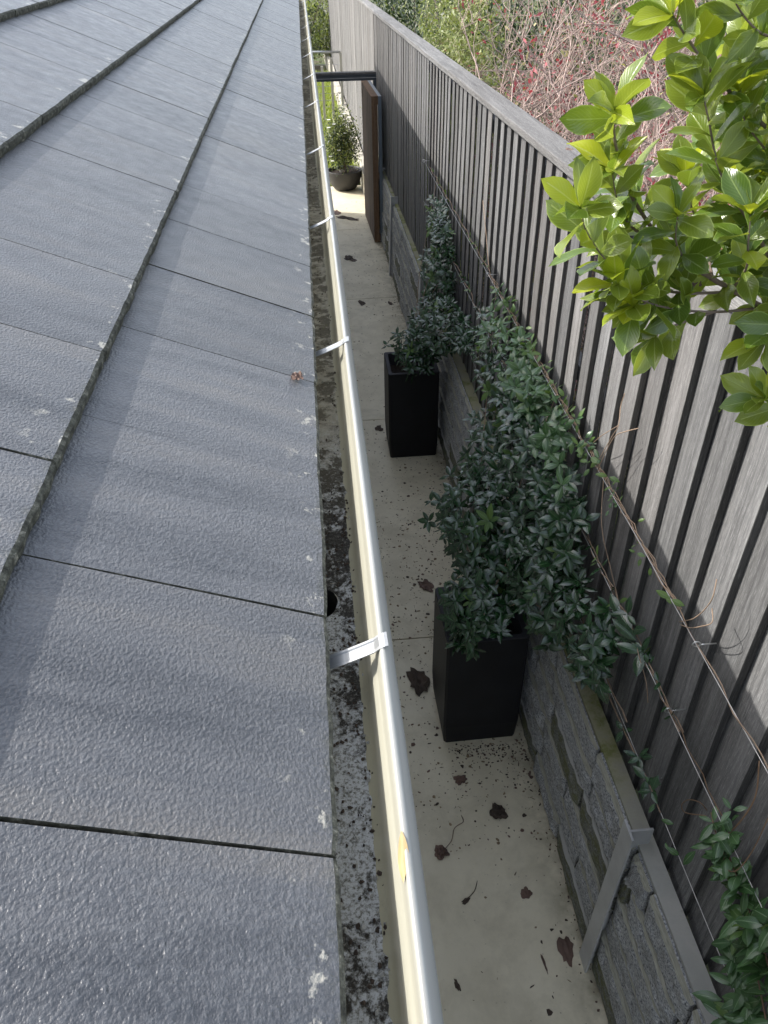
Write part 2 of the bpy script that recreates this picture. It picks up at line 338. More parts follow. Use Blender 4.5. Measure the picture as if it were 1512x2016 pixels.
def place_leaves(parent, items, protos, mats, limit, name='leaf', stuffname='small_leaves'):
    """items: (pos, dir, up, scale, proto index, material index). nearest `limit` become parts, the rest one joined part"""
    items.sort(key=lambda it: np.linalg.norm(np.asarray(it[0]) - CAM) - it[3] * .3)
    cache = {}
    for it in items[:limit]:
        k = (it[4], it[5])
        if k not in cache:
            V, F, UV = protos[it[4]]; cache[k] = mesh(name, V, F, mats[it[5]], uv=UV, rnd=np.zeros(len(V)), smooth=True)
        M = frame(it[1], it[2]); o = bpy.data.objects.new(name, cache[k]); COL.objects.link(o); o.parent = parent
        o.matrix_local = Matrix.Translation([float(x) for x in it[0]]) @ Matrix([[float(M[i, j]) for j in range(3)] for i in range(3)]).to_4x4() @ Matrix.Scale(float(it[3]), 4)
    if len(items) > limit: join_leaves(parent, items[limit:], protos, mats, stuffname)
def join_leaves(parent, items, protos, mats, stuffname, **kw):
    Vs = []; Fs = []; UVs = []; rn = []; mi = []; off = 0
    for it in items:
        V, F, UV = protos[it[4]]; M = frame(it[1], it[2])
        Vs.append((V * it[3]) @ M.T + np.asarray(it[0])); UVs.append(UV); rn.append(np.full(len(V), random.random()))
        Fs.append(np.array(F) + off); mi += [it[5]] * len(F); off += len(V)
    me = mesh(stuffname, np.concatenate(Vs), np.concatenate(Fs), mats, mi, np.concatenate(UVs), np.concatenate(rn), True)
    return ob(stuffname, me, parent, kind='stuff', **kw)

# ================================================================== SETTING
V = []; F = []; nx, ny = 24, 40
for j in range(ny + 1):
    for i in range(nx + 1):
        x = -45 + 90 * i / nx; y = -12 + 112 * j / ny
        V.append((x, y, S * y - .13 + .04 * nz(x * .4, y * .4)))
for j in range(ny):
    for i in range(nx): a = j * (nx + 1) + i; F.append([a, a + 1, a + nx + 2, a + nx + 1])
ob('ground', mesh('ground', V, F, GROUND, smooth=True), kind='structure')
# a raised garden bed of earth held by the retaining wall, behind it
V, F = prism_y([(.915, .60), (.99, .62), (3.2, .45), (9, .2), (9, -.3), (.915, -.3)], -1.5, 40, 40, True, S)
ob('garden_bed', mesh('garden_bed', V, F, GROUND), kind='structure')
path = ob('path', None, kind='structure')
js = [-1.2, .38, 2.80, 5.14, 7.67, 10.1, 12.35]
for a, b in zip(js, js[1:]):
    m = MB(); g = .004
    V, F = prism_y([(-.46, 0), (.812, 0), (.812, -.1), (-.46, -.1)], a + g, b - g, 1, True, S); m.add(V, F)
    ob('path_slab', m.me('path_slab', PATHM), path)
V, F = prism_y([(-.6, -.018), (.84, -.018), (.84, -.09), (-.6, -.09)], -1.2, 12.3, 1, True, S)
ob('bedding', mesh('bedding', V, F, SOIL), path)

# ================================================================== HOUSE: tiles, gutter, wall
house = root('house', 'low house roof of flat grey concrete tiles running along the left of the side path', 'house')
SL = .121 / .30; ang = math.atan(SL); PIT = .285; EXX = .30; RISE = .143
def tile_mesh(seed):
    rs = random.Random(seed); Lx = .36; W = .1412; T = .0212; N = 14; V = []; F = []; mi = []
    ys = [-W + 2 * W * k / N for k in range(N + 1)]
    fx = [rs.uniform(-.0016, .0012) + (.0 if 0 < k < N else -.002) for k in range(N + 1)]
    rows = [(-Lx, 0, 1), (-.006, 0, 1)]
    for k in range(N + 1):
        y = ys[k]; V += [(-Lx, y, 0), (-.007 + fx[k] * .5, y, 0), (-.0015 + fx[k], y, -.0028 + rs.uniform(-.0006, .0006)), (fx[k] + rs.uniform(-.001, .001), y, -.012), (-.001 + fx[k], y, -T), (-Lx, y, -T)]
    for k in range(N):
        a = k * 6; b = a + 6
        F += [[a, a + 1, b + 1, b], [a + 1, a + 2, b + 2, b + 1], [a + 2, a + 3, b + 3, b + 2], [a + 3, a + 4, b + 4, b + 3], [a + 4, a + 5, b + 5, b + 4]]; mi += [0, 1, 1, 1, 1]
    F += [[5, 4, 3, 2, 1, 0], [N * 6 + i for i in range(6)]]; mi += [1, 1]
    o = len(V); VV, FF = box(-Lx, -.002, W, W + .009, -T, -.009); V += VV; F += [[i + o for i in f] for f in FF]; mi += [1] * 6
    return mesh('roof_tile', V, F, [TILE, TMOSS], mi)
TM = [tile_mesh(s) for s in range(5)]
tl = []
for c in range(14):
    off = .059 if c % 2 == 0 else .059 + PIT / 2 + .155 * 0
    for k in range(-3, 39):
        yc = off + PIT * k + PIT / 2; xf = -.014 - EXX * c; zf = 2.32 + RISE * c
        tl.append((xf, yc, zf))
fwd = np.array([rot[i][2] for i in range(3)]) * -1
def vis(p):
    c = np.array(rot).T @ (np.asarray(p) - CAM); d = -c[2]
    if d < .05: return 99
    u = abs(c[0] / d) / (756 / 1514); v = abs(c[1] / d) / (1008 / 1514)
    return (0 if max(u, v) < 1.35 or (d < .9 and max(u, v) < 1.8) else 50) + d
tl.sort(key=lambda p: vis((p[0] - .15, p[1], p[2] + .05)))
RT = Matrix.Rotation(ang, 4, 'Y')
rest = MB()
for i, p in enumerate(tl):
    nud = .0010 if abs(p[0] + .014) < .01 and abs(p[1] - .769) < .02 else -.0008 if abs(p[0] + .014) < .01 and abs(p[1] - 1.054) < .02 else 0
    q = (p[0] + random.uniform(-.0012, .001), p[1] + nud + random.uniform(-.0005, .0005), p[2] + random.uniform(-.0003, .0012))
    if i < 300:
        o = ob('roof_tile', random.choice(TM), house); o.matrix_local = Matrix.Translation(q) @ RT @ Matrix.Rotation(random.uniform(-.003, .003), 4, 'Z')
    else:
        V, F = box(-.36, 0, -.1405, .1405, -.0212, 0); rest.add([RT @ Vector(v) + Vector(q) for v in V], F)
rest.mi = [0] * len(rest.F)
ob('far_roof_tiles', rest.me('far_roof_tiles', [TILE]), house, kind='stuff')
Y0, Y1 = -.85, 11.25; XR = -.014 - EXX * 14; ZR = 2.32 + RISE * 14 - .02
m = MB(); m.add(*prism_y([(-.06, 2.30), (XR, ZR - .03), (XR, ZR - .06), (-.06, 2.27)], Y0, Y1))
m.add(*prism_y([(XR - .01, ZR + .02), (XR * 2, 2.3), (XR * 2, 2.27), (XR - .01, ZR - .02)], Y0, Y1))
ob('roof_deck', m.me('roof_deck', UNDER), house)
m = MB(); m.add(*tube([(XR, Y0, ZR + .02), (XR, Y1, ZR + .02)], .08, 10)); ob('ridge_cap', m.me('ridge_cap', TMOSS), house)
m = MB(); m.box(-.50, -.45, -1.2, 11.2, -.35, 2.27); m.box(2 * XR, -.50, 11.15, 11.2, -.35, 2.27); ob('wall', m.me('wall', HOUSEW), house)
m = MB(); m.add(*prism_y([(-.50, 2.265), (2 * XR + .4, 2.265), (XR, ZR - .07)], 11.13, 11.2)); ob('gable', m.me('gable', HOUSEW), house)
m = MB(); m.box(-.448, -.083, Y0, Y1, 2.205, 2.215); ob('soffit', m.me('soffit', HOUSEW), house)
m = MB(); m.box(-.082, -.062, Y0, Y1, 2.17, 2.285); ob('fascia', m.me('fascia', HOUSEW), house)
# gutter
prof = [(-.058, 2.295), (-.0575, 2.240), (-.052, 2.2345), (.012, 2.2340), (.020, 2.2375), (.0245, 2.247), (.0275, 2.268), (.0295, 2.282), (.0335, 2.2885), (.0350, 2.296), (.0362, 2.306), (.0376, 2.3150), (.0392, 2.3188), (.0412, 2.3195),
        (.0440, 2.3178), (.0472, 2.3138), (.0502, 2.3085), (.0528, 2.3025), (.0545, 2.2965), (.0545, 2.2925), (.0520, 2.2900), (.0500, 2.286), (.0480, 2.270), (.0450, 2.250), (.040, 2.236), (.033, 2.229)]
gp = [(x, z) for x, z in prof[3:]]
ny = 150; V = []; F = []
for j in range(ny + 1):
    t = j / ny; y = Y0 + (Y1 - Y0) * t ** 1.6
    for i, (x, z) in enumerate(gp): V.append((x + .0006 * nz(y * 2.1, i * .2), y, z + .0005 * nz(y * 3.3, 9)))
n = len(gp)
for j in range(ny):
    for i in range(n - 1): F.append([j * n + i, (j + 1) * n + i, (j + 1) * n + i + 1, j * n + i + 1])
gut = ob('gutter', mesh('gutter', V, F, GUT, smooth=True), house, label='cream painted metal eaves gutter with a rolled outer lip')
# rear part and underside (plain)
m = MB(); m.add(*prism_y([(-.058, 2.295), (-.058, 2.236), (-.0565, 2.236), (-.0565, 2.295)], Y0, Y1)); m.add(*prism_y([(-.058, 2.228), (.033, 2.228), (.033, 2.2272), (-.058, 2.2272)], Y0, .65)); m.add(*prism_y([(-.058, 2.228), (.033, 2.228), (.033, 2.2272), (-.058, 2.2272)], .83, Y1))
ob('gutter_back', m.me('gutter_back', GUT), gut)
# gutter floor with the round outlet hole cut in it
HC = (-.036, .744); HR = .031; m = MB(); zf = 2.2352
def strip(x0, x1, y0, y1, sx, sy):
    V = []; F = []
    for j in range(sy + 1):
        for i in range(sx + 1):
            x = x0 + (x1 - x0) * i / sx; y = y0 + (y1 - y0) * j / sy
            e = min(1, max(0, (x - x0) / .004), max(0, (y - y0) / .004) if y0 > .5 and y0 < .8 else 1)
            V.append((x, y, zf + .0024 * max(0, nz(x * 90, y * 70)) + .0016 * max(0, nz(x * 260, y * 260, 4))))
    for j in range(sy):
        for i in range(sx): a = j * (sx + 1) + i; F.append([a, a + 1, a + sx + 2, a + sx + 1])
    m.add(V, F)
strip(-.056, .0215, Y0, HC[1] - .036, 26, 260); strip(-.056, .0215, HC[1] + .036, 3.2, 16, 420); strip(-.056, .0215, 3.2, Y1, 6, 160)
N = 40; ring = []; out = []
for k in range(N):
    a = 2 * math.pi * k / N; ca, sa = math.cos(a), math.sin(a); s = min(.036 / max(1e-6, abs(sa)), ((.0215 - HC[0]) / ca) if ca > 1e-6 else ((.057 + HC[0] + .012) / max(1e-6, -ca)))
    ring.append((HC[0] + HR * ca * (1 + .04 * math.sin(5 * a)), HC[1] + HR * sa, zf)); out.append((HC[0] + s * ca, HC[1] + s * sa, zf + .0005))
m.add(ring + out, [[k, (k + 1) % N, N + (k + 1) % N, N + k] for k in range(N)])
ob('gutter_floor', m.me('gutter_floor', GDIRT, smooth=True), gut)
m = MB(); V = []; F = []
for zz, r in ((zf + .0003, HR), (zf - .008, HR * .93), (zf - .35, HR * .93)):
    for k in range(N): a = 2 * math.pi * k / N; V.append((HC[0] + r * math.cos(a), HC[1] + r * math.sin(a), zz))
for q in range(2):
    for k in range(N): F.append([q * N + k, q * N + (k + 1) % N, (q + 1) * N + (k + 1) % N, (q + 1) * N + k])
m.add(V, F); ob('downpipe', m.me('downpipe', BLACK, smooth=True), gut)
def strap_mesh():
    m = MB(); w = .0105; z0, z1 = 2.300, 2.3205
    xs = [-.075, -.03, 0, .020, .032, .038, .044, .0475]; zs = [2.278, 2.288, 2.2985, 2.307, 2.3125, 2.3175, 2.3205, 2.3212]; V = []
    prf = [(-w, 0), (-w, .0014), (-w * .72, .0014), (-w * .55, -.0002), (w * .55, -.0002), (w * .72, .0014), (w, .0014), (w, 0)]
    for i, (x, z) in enumerate(zip(xs, zs)):
        for (yy, dz) in prf: V.append((x, yy, z + (dz if i < 5 else .0014 if dz != 0 else 0)))
    F = [[i * 8 + k, (i + 1) * 8 + k, (i + 1) * 8 + (k + 1) % 8, i * 8 + (k + 1) % 8] for i in range(len(xs) - 1) for k in range(8)]
    F += [[k for k in range(8)], [(len(xs) - 1) * 8 + k for k in range(7, -1, -1)]]
    m.add(V, F); return m.me('gutter_strap', ZINC)
sm = strap_mesh()
for i, y in enumerate([.588, 1.372, 2.155, 3.01, 3.92, 4.73, 5.60, 6.45, 7.3, 8.15, 9.0, 9.9, 10.8]):
    o = ob('gutter_strap', sm, gut, (0, y, 0)); o.rotation_euler.z = random.uniform(-.04, .04)
# grit lying in the gutter
m = MB()
for k in range(420):
    y = random.choice([random.uniform(.25, 1.0), random.uniform(.2, 3.2)]); x = random.uniform(-.02, .021); r = random.uniform(.0008, .0026)
    if (x - HC[0]) ** 2 + (y - HC[1]) ** 2 < .034 ** 2: continue
    V = [(x + r * math.cos(a) * random.uniform(.5, 1.5), y + r * math.sin(a) * random.uniform(.5, 1.5), zf + .001 + random.uniform(0, .002)) for a in [q * 1.05 for q in range(6)]] + [(x, y, zf + .004 + r * .6)]
    m.add(V, [[q, (q + 1) % 6, 6] for q in range(6)], random.choice([0, 0, 0, 1]))
ob('gutter_grit', mesh('gutter_grit', m.V, m.F, [DEADL, CONC], m.mi), kind='stuff', label='dark grit and moss crumbs lying on the floor of the gutter', cat='debris')

# ================================================================== RETAINING WALL
rw = root('retaining_wall', 'low retaining wall of split faced grey stone blocks with steel posts beside the path', 'wall')
ZW = .752
m = MB(); m.add(*prism_y([(.812, -.12), (.842, ZW), (.896, ZW), (.93, -.12)], -1.0, 10.9, 60, True, S)); ob('core', m.me('core', CONC), rw)
m = MB(); m.add(*prism_y([(.8085, -.01), (.8375, ZW - .02), (.8425, ZW - .02), (.8125, -.01)], -1.0, 10.9, 60, True, S)); ob('mortar', m.me('mortar', BLACKM), rw)
def stone_mesh(seed):
    nu = 13; vs_ = [0, .04, .22, .42, .62, .82, .94, 1.0]; nv = len(vs_) - 1; V = []; F = []; mi = []; s = seed * 7.3
    sk = random.Random(seed).uniform(-.035, .035)
    for j, v in enumerate(vs_):
        for i in range(nu + 1):
            u = i / nu; e = (.55 if i in (0, nu) else 1.0) * (.75 if j == 0 else .12 if j == nv else 1.0)
            d = e * (.84 + .20 * nz(u * 4 + s, v * 2.2, s) + .26 * nz(u * 11 + s, v * 7, 3.) + .2 * nz(u * 23, v * 13, s))
            V.append((-max(.05, d), u + (v - .5) * sk + .012 * nz(v * 4, s, u), v + (.012 * nz(u * 6, 1.7, s + 5) if j == nv - 1 else 0)))
    for j in range(nv):
        for i in range(nu): a = j * (nu + 1) + i; F.append([a, a + nu + 1, a + nu + 2, a + 1]); mi.append(1 if j == nv - 1 else 0)
    o = len(V); ring = [i for i in range(nu + 1)] + [j * (nu + 1) + nu for j in range(1, nv + 1)] + [nv * (nu + 1) + i for i in range(nu - 1, -1, -1)] + [j * (nu + 1) for j in range(nv - 1, 0, -1)]
    for q in ring: V.append((.25, V[q][1], V[q][2]))
    n = len(ring)
    for k in range(n): F.append([ring[k], ring[(k + 1) % n], o + (k + 1) % n, o + k]); mi.append(0)
    return V, F, mi
SM = []
for s in range(8):
    V, F, mi = stone_mesh(s); SM.append((mesh('stone', V, F, [STONE, LITLEDGE], mi), mesh('stone', V, F, [MSTONE, CONC], mi)))
cz = [0.004, .118, .246, .372, .508, .622, .742]
srest = MB(); cnt = 0; posts = [1.15, 3.55, 5.95, 8.35]
stones = []
for c in range(6):
    y = -.9 + random.uniform(0, .4)
    while y < 10.6:
        L = random.uniform(.26, .52); L = min(L, 10.7 - y)
        for q in posts:
            if y < q < y + L: L = q - y if q - y > .05 else L
        stones.append((c, y, L)); y += L
stones.sort(key=lambda s: abs(s[1] - .4))
for i, (c, y, L) in enumerate(stones):
    z0, z1 = cz[c], cz[c + 1]; xx = .8105 + (z0 + z1) / 2 * .036; dp = random.uniform(.016, .027)
    mossy = c == 0 and random.random() < .6 or random.random() < .10
    sc = (dp, L - .014, (z1 - z0) - .004); loc = (xx, y + .004, z0 + .002 + S * y); rz = 0
    if i < 290: ob('stone', SM[random.randrange(8)][1 if mossy else 0], rw, loc, scale=sc)
    else:
        V, F = SM[i % 8][0].vertices, SM[i % 8][0].polygons
        srest.add([(v.co.x * sc[0] + loc[0], v.co.y * sc[1] + loc[1], v.co.z * sc[2] + loc[2]) for v in V], [list(p.vertices) for p in F])
if srest.V: ob('far_stones', srest.me('far_stones', STONE), rw, kind='stuff')
def post_mesh():
    m = MB(); k = .028
    def leanbox(x0, x1, y0, y1, z0, z1):
        V, F = box(x0, x1, y0, y1, z0, z1); return [(x + .034 * z, y + .03 * z, z) for x, y, z in V], F
    m.add(*leanbox(-.004, .003, -.034, .034, -.03, .800)); m.add(*leanbox(.0032, .075, -.0035, .0035, -.03, .795)); m.add(*leanbox(.0752, .082, -.034, .034, -.03, .62))
    return m.me('steel_post', STEEL)
pm = post_mesh()
for y in posts: ob('steel_post', pm, rw, (.7745, y - .005, S * y + .028))
# ================================================================== FENCE
fence = root('fence', 'tall boundary fence of silvered vertical timber boards with a sloping top capping', 'fence')
def board_mesh(h, seed, mat, D=.018):
    rs = random.Random(seed); m = MB(); n = 6; V = []
    b = .0012; pr = [(b, 0), (0, b), (D * .5, .066), (D * 1.06, .146), (D + .017, .147), (max(.0026, D - .0025), 0)]
    for i in range(n + 1):
        z = h * i / n; dx = .0018 * rs.uniform(-1, 1) * (0 < i < n); dy = .0012 * rs.uniform(-1, 1)
        for x, y in pr: V.append((x + dx, y + dy, z))
    k = len(pr); F = [[i * k + j, (i + 1) * k + j, (i + 1) * k + (j + 1) % k, i * k + (j + 1) % k] for i in range(n) for j in range(k)]
    F += [list(range(k)), [n * k + j for j in range(k - 1, -1, -1)]]
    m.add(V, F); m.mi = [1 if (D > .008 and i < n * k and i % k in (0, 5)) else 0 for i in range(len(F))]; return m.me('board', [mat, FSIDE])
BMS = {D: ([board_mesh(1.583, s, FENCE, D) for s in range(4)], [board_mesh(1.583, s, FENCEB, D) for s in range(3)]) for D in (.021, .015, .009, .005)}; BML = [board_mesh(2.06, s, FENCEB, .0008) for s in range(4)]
for k in range(-16, 238):
    y = 1.509 + .1355 * k
    far = y > 10.95
    D = .021 if y < 2.4 else .015 if y < 4 else .009 if y < 6.2 else .005
    me = random.choice(BML if far else BMS[D][1 if y > 9 or random.random() < .22 else 0])
    o = ob('board', me, fence, (.9025 + random.uniform(-.0015, .0015) + SX * max(0, y - 1), y + random.uniform(-.003, .003), (.70 if not far else .34) + S * y + random.uniform(-.004, .004)))
    o.rotation_euler.z = random.uniform(-.008, .008)
    if far: o.location.z = 2.285 - 2.06 + S * y
y = -1.3; i = 0
while y < 34:
    L = random.choice([2.4, 3.0, 3.6]); V, F = prism_y([(.884, 2.301), (.886, 2.299), (.991, 2.306), (.993, 2.308), (.991, 2.333), (.988, 2.335), (.888, 2.329), (.8845, 2.326)], y + .001, y + L - .001, 14, True, S)
    V = [(vx + SX * vy + .0012 * nz(vy * 2, vx * 30), vy, vz + .0012 * nz(vy * 1.5, 3, vx * 20)) for vx, vy, vz in V]
    ob('cap_board', mesh('cap_board', V, F, CAPW), fence); y += L
ry = -1.2
for z in (.92, 1.6, 2.15):
    ob('rail', mesh('rail', *prism_y([(.951, z), (.995, z), (.995, z + .06), (.951, z + .06)], -1.3, 34, 1, True, S), FENCEB), fence)
for k in range(14):
    y = -1 + 2.6 * k; ob('post', mesh('post', *box(.9962, 1.06, y, y + .09, -.2 + S * y, 2.25 + S * y), FENCEB), fence)
for (x, y, z) in []: pass
# pale limestone kerb beyond the gate
kb = root('garden_kerb', 'low pale limestone kerb wall along the foot of the fence beyond the gate', 'wall')
y = 11.8
while y < 31:
    L = random.uniform(.38, .55); h = .27 + random.uniform(-.02, .02); V = []; F = []
    m = MB(); m.bbox(.775 + SX * y + random.uniform(-.012, .012), .885 + SX * y, y, y + L - .008, -.25 + S * y, h + S * y, .012)
    ob('limestone_block', m.me('limestone_block', LIMEST), kb); y += L

# ================================================================== GATE
gf = root('gate_frame', 'dark steel gate frame with timber topped beam crossing the path', 'gate frame')
yb = 10.8
m = MB(); m.box(-.44, .885, yb, yb + .06, 1.418, 1.486); m.box(-.44, .885, yb - .010, yb - .0005, 1.478, 1.486); ob('beam', m.me('beam', DSTEEL), gf)
m = MB(); m.box(-.44, .89, yb - .012, yb - .0105, 1.447, 1.452); ob('beam_edge', m.me('beam_edge', STEEL), gf)
m = MB(); m.bbox(-.44, .893, yb - .01, yb + .09, 1.488, 1.512, .003); ob('timber_cap', m.me('timber_cap', CAPW), gf)
m = MB(); m.box(.826, .875, yb - .004, yb + .055, -.2, 1.4175); ob('post', m.me('post', DSTEEL), gf)
m = MB(); m.box(-.44, -.39, yb - .004, yb + .055, -.2, 1.4175); ob('post', m.me('post', DSTEEL), gf)
gate = root('garden_gate', 'timber slatted gate standing open against the fence with a blue grey steel edge', 'gate')
# gate leaf swings back toward the camera; local frame: origin at near end bottom
a = Vector((.737, 9.50, -.150)); b = Vector((.700, 10.60, -.150)); d = (b - a); Lg = d.length; th = math.atan2(d.y, d.x)
GM = Matrix.Translation(a) @ Matrix.Rotation(th, 4, 'Z')
def gpart(name, m, mat): o = ob(name, m.me(name, mat), gate); o.matrix_local = GM; return o
HG = 1.585; ns = 14
for k in range(ns):
    m = MB(); x0 = Lg * k / ns; m.bbox(x0 + .002, x0 + Lg / ns - .004, .012, .034, .01, HG - .002, .002); gpart('slat', m, GATEW)
m = MB(); m.bbox(.0, .030, -.030, .0115, .0, HG, .002); m.bbox(-.0035, -.0005, -.028, .034, .0, HG, .001); gpart('end_stile', m, GATEE)
for z in (.02, .72, HG - .075):
    m = MB(); m.bbox(.002, Lg, -.042, -.004, z, z + .07, .002); gpart('rail', m, GATEE)
m = MB(); m.bbox(-.002, Lg, -.042, .036, HG + .0005, HG + .012, .002); gpart('top_cap', m, GATEE)
m = MB(); m.box(.0, .05, -.078, -.0425, 0, HG); m.box(Lg - .05, Lg, -.078, -.0425, 0, HG); m.box(.0505, Lg - .0505, -.078, -.0425, 0, .04); m.box(.0505, Lg - .0505, -.078, -.0425, .74, .78); m.box(.0, Lg, -.078, -.0425, HG + .0005, HG + .010); gpart('steel_frame', m, BSTEEL)
m = MB(); m.box(.08, .20, -.098, -.0785, .80, .825); m.add(*tube([(.14, -.098, .812), (.14, -.12, .812), (.10, -.12, .812)], .006, 6)); gpart('latch', m, STEEL)

# ================================================================== POTS
def square_pot(loc, label):
    t = root('planter', label, 'planter', loc, 'tall square black planters on the path')
    H = .665; rb, rt = .170, .171; m = MB(); b = .012
    def sq(r, z, c=.010): return [(x, y, z) for x, y in ((r - c, -r), (r, -r + c), (r, r - c), (r - c, r), (-r + c, r), (-r, r - c), (-r, -r + c), (-r + c, -r))]
    # body tapers only near the foot, like the photo's pot
    rings = [sq(rb - .012, 0), sq(rb - .006, .006), sq(rb + .001, .12), sq(rt, H - .004)]
    V = sum(rings, []); F = [list(range(7, -1, -1))] + [[r * 8 + k, r * 8 + (k + 1) % 8, r * 8 + 8 + (k + 1) % 8, r * 8 + 8 + k] for r in range(3) for k in range(8)]
    m.add(V, F); ob('body', m.me('body', POT), t)
    m = MB(); rings = [sq(rt - .001, H - .0035), sq(rt - .002, H), sq(rt - .024, H), sq(rt - .026, H - .005), sq(rt - .028, H - .12)]
    V = sum(rings, []); m.add(V, [[r * 8 + k, r * 8 + (k + 1) % 8, r * 8 + 8 + (k + 1) % 8, r * 8 + 8 + k] for r in range(4) for k in range(8)]); ob('rim', m.me('rim', POTRIM), t)
    V = []; F = []; n = 8; r = rt - .027
    for j in range(n + 1):
        for i in range(n + 1): V.append((-r + 2 * r * i / n, -r + 2 * r * j / n, H - .09 + random.uniform(-.008, .008)))
    for j in range(n):
        for i in range(n): q = j * (n + 1) + i; F.append([q, q + 1, q + n + 2, q + n + 1])
    ob('soil', mesh('soil', V, F, SOIL), t); return t
p1 = square_pot((.585, 2.295, S * 2.3), 'tall square black planter nearest the camera with dark vine spilling out')
p2 = square_pot((.580, 4.74, S * 4.74), 'tall square black planter farther along the path toward the gate'); p1.rotation_euler.z = .012
def bowl():
    t = root('bowl_planter', 'round charcoal bowl pot on the path just beyond the gate', 'planter', (.475, 12.15, S * 12.15))
    N = 40; pr = [(0, .002), (.12, .002), (.16, .02), (.215, .09), (.25, .19), (.262, .27), (.262, .277), (.245, .277), (.243, .26), (.232, .2)]; V = []; F = []
    for r, z in pr:
        for k in range(N): V.append((r * math.cos(2 * math.pi * k / N), r * math.sin(2 * math.pi * k / N), z))
    for i in range(len(pr) - 1):
        for k in range(N): F.append([i * N + k, i * N + (k + 1) % N, (i + 1) * N + (k + 1) % N, (i + 1) * N + k])
    ob('bowl', mesh('bowl', V, F, BOWLM, smooth=True), t)
    V = [(0, 0, .235)] + [(.235 * math.cos(2 * math.pi * k / N), .235 * math.sin(2 * math.pi * k / N), .235 + random.uniform(-.01, .012)) for k in range(N)]
    ob('soil', mesh('soil', V, [[0, 1 + k, 1 + (k + 1) % N] for k in range(N)], SOIL), t)
bowl()

# ================================================================== WIRES
def wire(z, y0, y1, eyes, label):
    t = root('trellis_wire', label, 'wire', (.865, y0, z), 'wires strained along the fence')
    n = 24; pts = [(random.uniform(-.0004, .0004) + SX * (y1 - y0) * k / n, (y1 - y0) * k / n, -.006 * math.sin(math.pi * ((k / n) * 3 % 1))) for k in range(n + 1)]
    m = MB(); m.add(*tube(pts, .0011, 5)); ob('wire_strand', m.me('wire_strand', WIREM, True), t)
    for e in eyes:
        ring = [(.009 * math.sin(a), .0, .009 * math.cos(a)) for a in [2 * math.pi * q / 12 for q in range(13)]]
        m = MB(); m.add(*tube([(x, y, zz) for x, y, zz in [(0.009 * math.cos(a), .003 * math.sin(a * .5), .009 * math.sin(a)) for a in [2 * math.pi * q / 12 for q in range(13)]]], .0019, 6, False)); m.add(*tube([(.009, 0, 0), (.022, 0, .0), (.050, 0, 0)], .0019, 6))
        ob('eye_screw', m.me('eye_screw', WIREM, True), t, (SX * (e - y0), e - y0, -.003))
wire(1.54, -.6, 6.15, [1.225, 3.75, 6.13], 'uppermost steel wire with twining brown stems high on the fence')
wire(1.255, -.6, 6.1, [1.25, 3.75, 6.0], 'middle steel wire on the fence between two others')
wire(.945, -.6, 6.0, [1.245, 3.75, 5.9], 'lowest steel wire running just above the stone wall')

# ================================================================== JASMINE VINES
JP = [leaf_proto(.054, .0225, 'ell', .22, -.30, 0, 6, 5), leaf_proto(.054, .0255, 'ell', .36, -.22, 0, 6, 5), leaf_proto(.054, .020, 'ell', .10, .35, 0, 6, 5), leaf_proto(.054, .027, 'ell', .30, -.15, .01, 6, 5, 2)]
def whorl(items, p, ax, n, size, mi=0, splay=(50, 80)):
    ax = np.array(ax, float); ax /= np.linalg.norm(ax); M = frame(ax, [.13, .31, .9]); a0 = random.uniform(0, 6.28)
    for k in range(n):
        a = a0 + 2 * math.pi * k / n + random.uniform(-.25, .25); sp = R_(random.uniform(*splay))
        d = M @ np.array([math.sin(sp) * math.cos(a), math.cos(sp), math.sin(sp) * math.sin(a)])
        items.append((np.array(p) + d * .004, d, ax + np.array([0, 0, .5]) + RNG.normal(0, .12, 3), size * random.uniform(.65, 1.15), random.randrange(4), mi))
def twine(z, y0, y1, turns, r=.006, x=.865, ph=0, n=None):
    n = n or int((y1 - y0) * 26); out = []
    for k in range(n + 1):
        t = k / n; a = ph + turns * 2 * math.pi * t; rr = r * (1 + .6 * math.sin(t * 23 + ph))
        out.append((x + SX * (y0 + (y1 - y0) * t - y0) + rr * math.cos(a), y0 + (y1 - y0) * t, z + rr * math.sin(a) - .004))
    return out
def vine(label, loc): return root('climbing_vine', label, 'vine', loc, 'dark leaved vines climbing the fence wires')
def blob_whorls(items, c, r, n, size, axbias=(-.5, -.45, .7), nmin=4, nmax=6, ym=.02):
    for _ in range(n):
        v = RNG.normal(size=3); v /= np.linalg.norm(v)
        if v @ np.array([-.6, -.6, .5]) < -.45: v = -v
        q = random.uniform(.72, 1.06); p = np.array(c) + v * np.array(r) * q + RNG.normal(0, .012, 3)
        if p[0] > .885: p[0] = .885 - random.uniform(0, .03)
        if p[0] > .79 and p[2] < ZW + .02 : continue
        ax = v * .8 + np.array(axbias) + RNG.normal(0, .35, 3)
        whorl(items, p, ax, random.randint(nmin, nmax), size * random.uniform(.8, 1.15), 1 if random.random() < ym else 0)
def stems_to(m, start, ends, r=.0022):
    for e in ends:
        a = Vector(start); b = Vector(e); mid = (a + b) / 2 + Vector((random.uniform(-.05, .03), random.uniform(-.05, .05), random.uniform(-.06, .12)))
        q = a.lerp(mid, .5) + Vector((random.uniform(-.02, .02),) * 3); m.add(*tube(cat_([a, q, mid, b], 4), [r * 1.3] * 5 + [r] * 4 + [r * .6] * 4, 5))
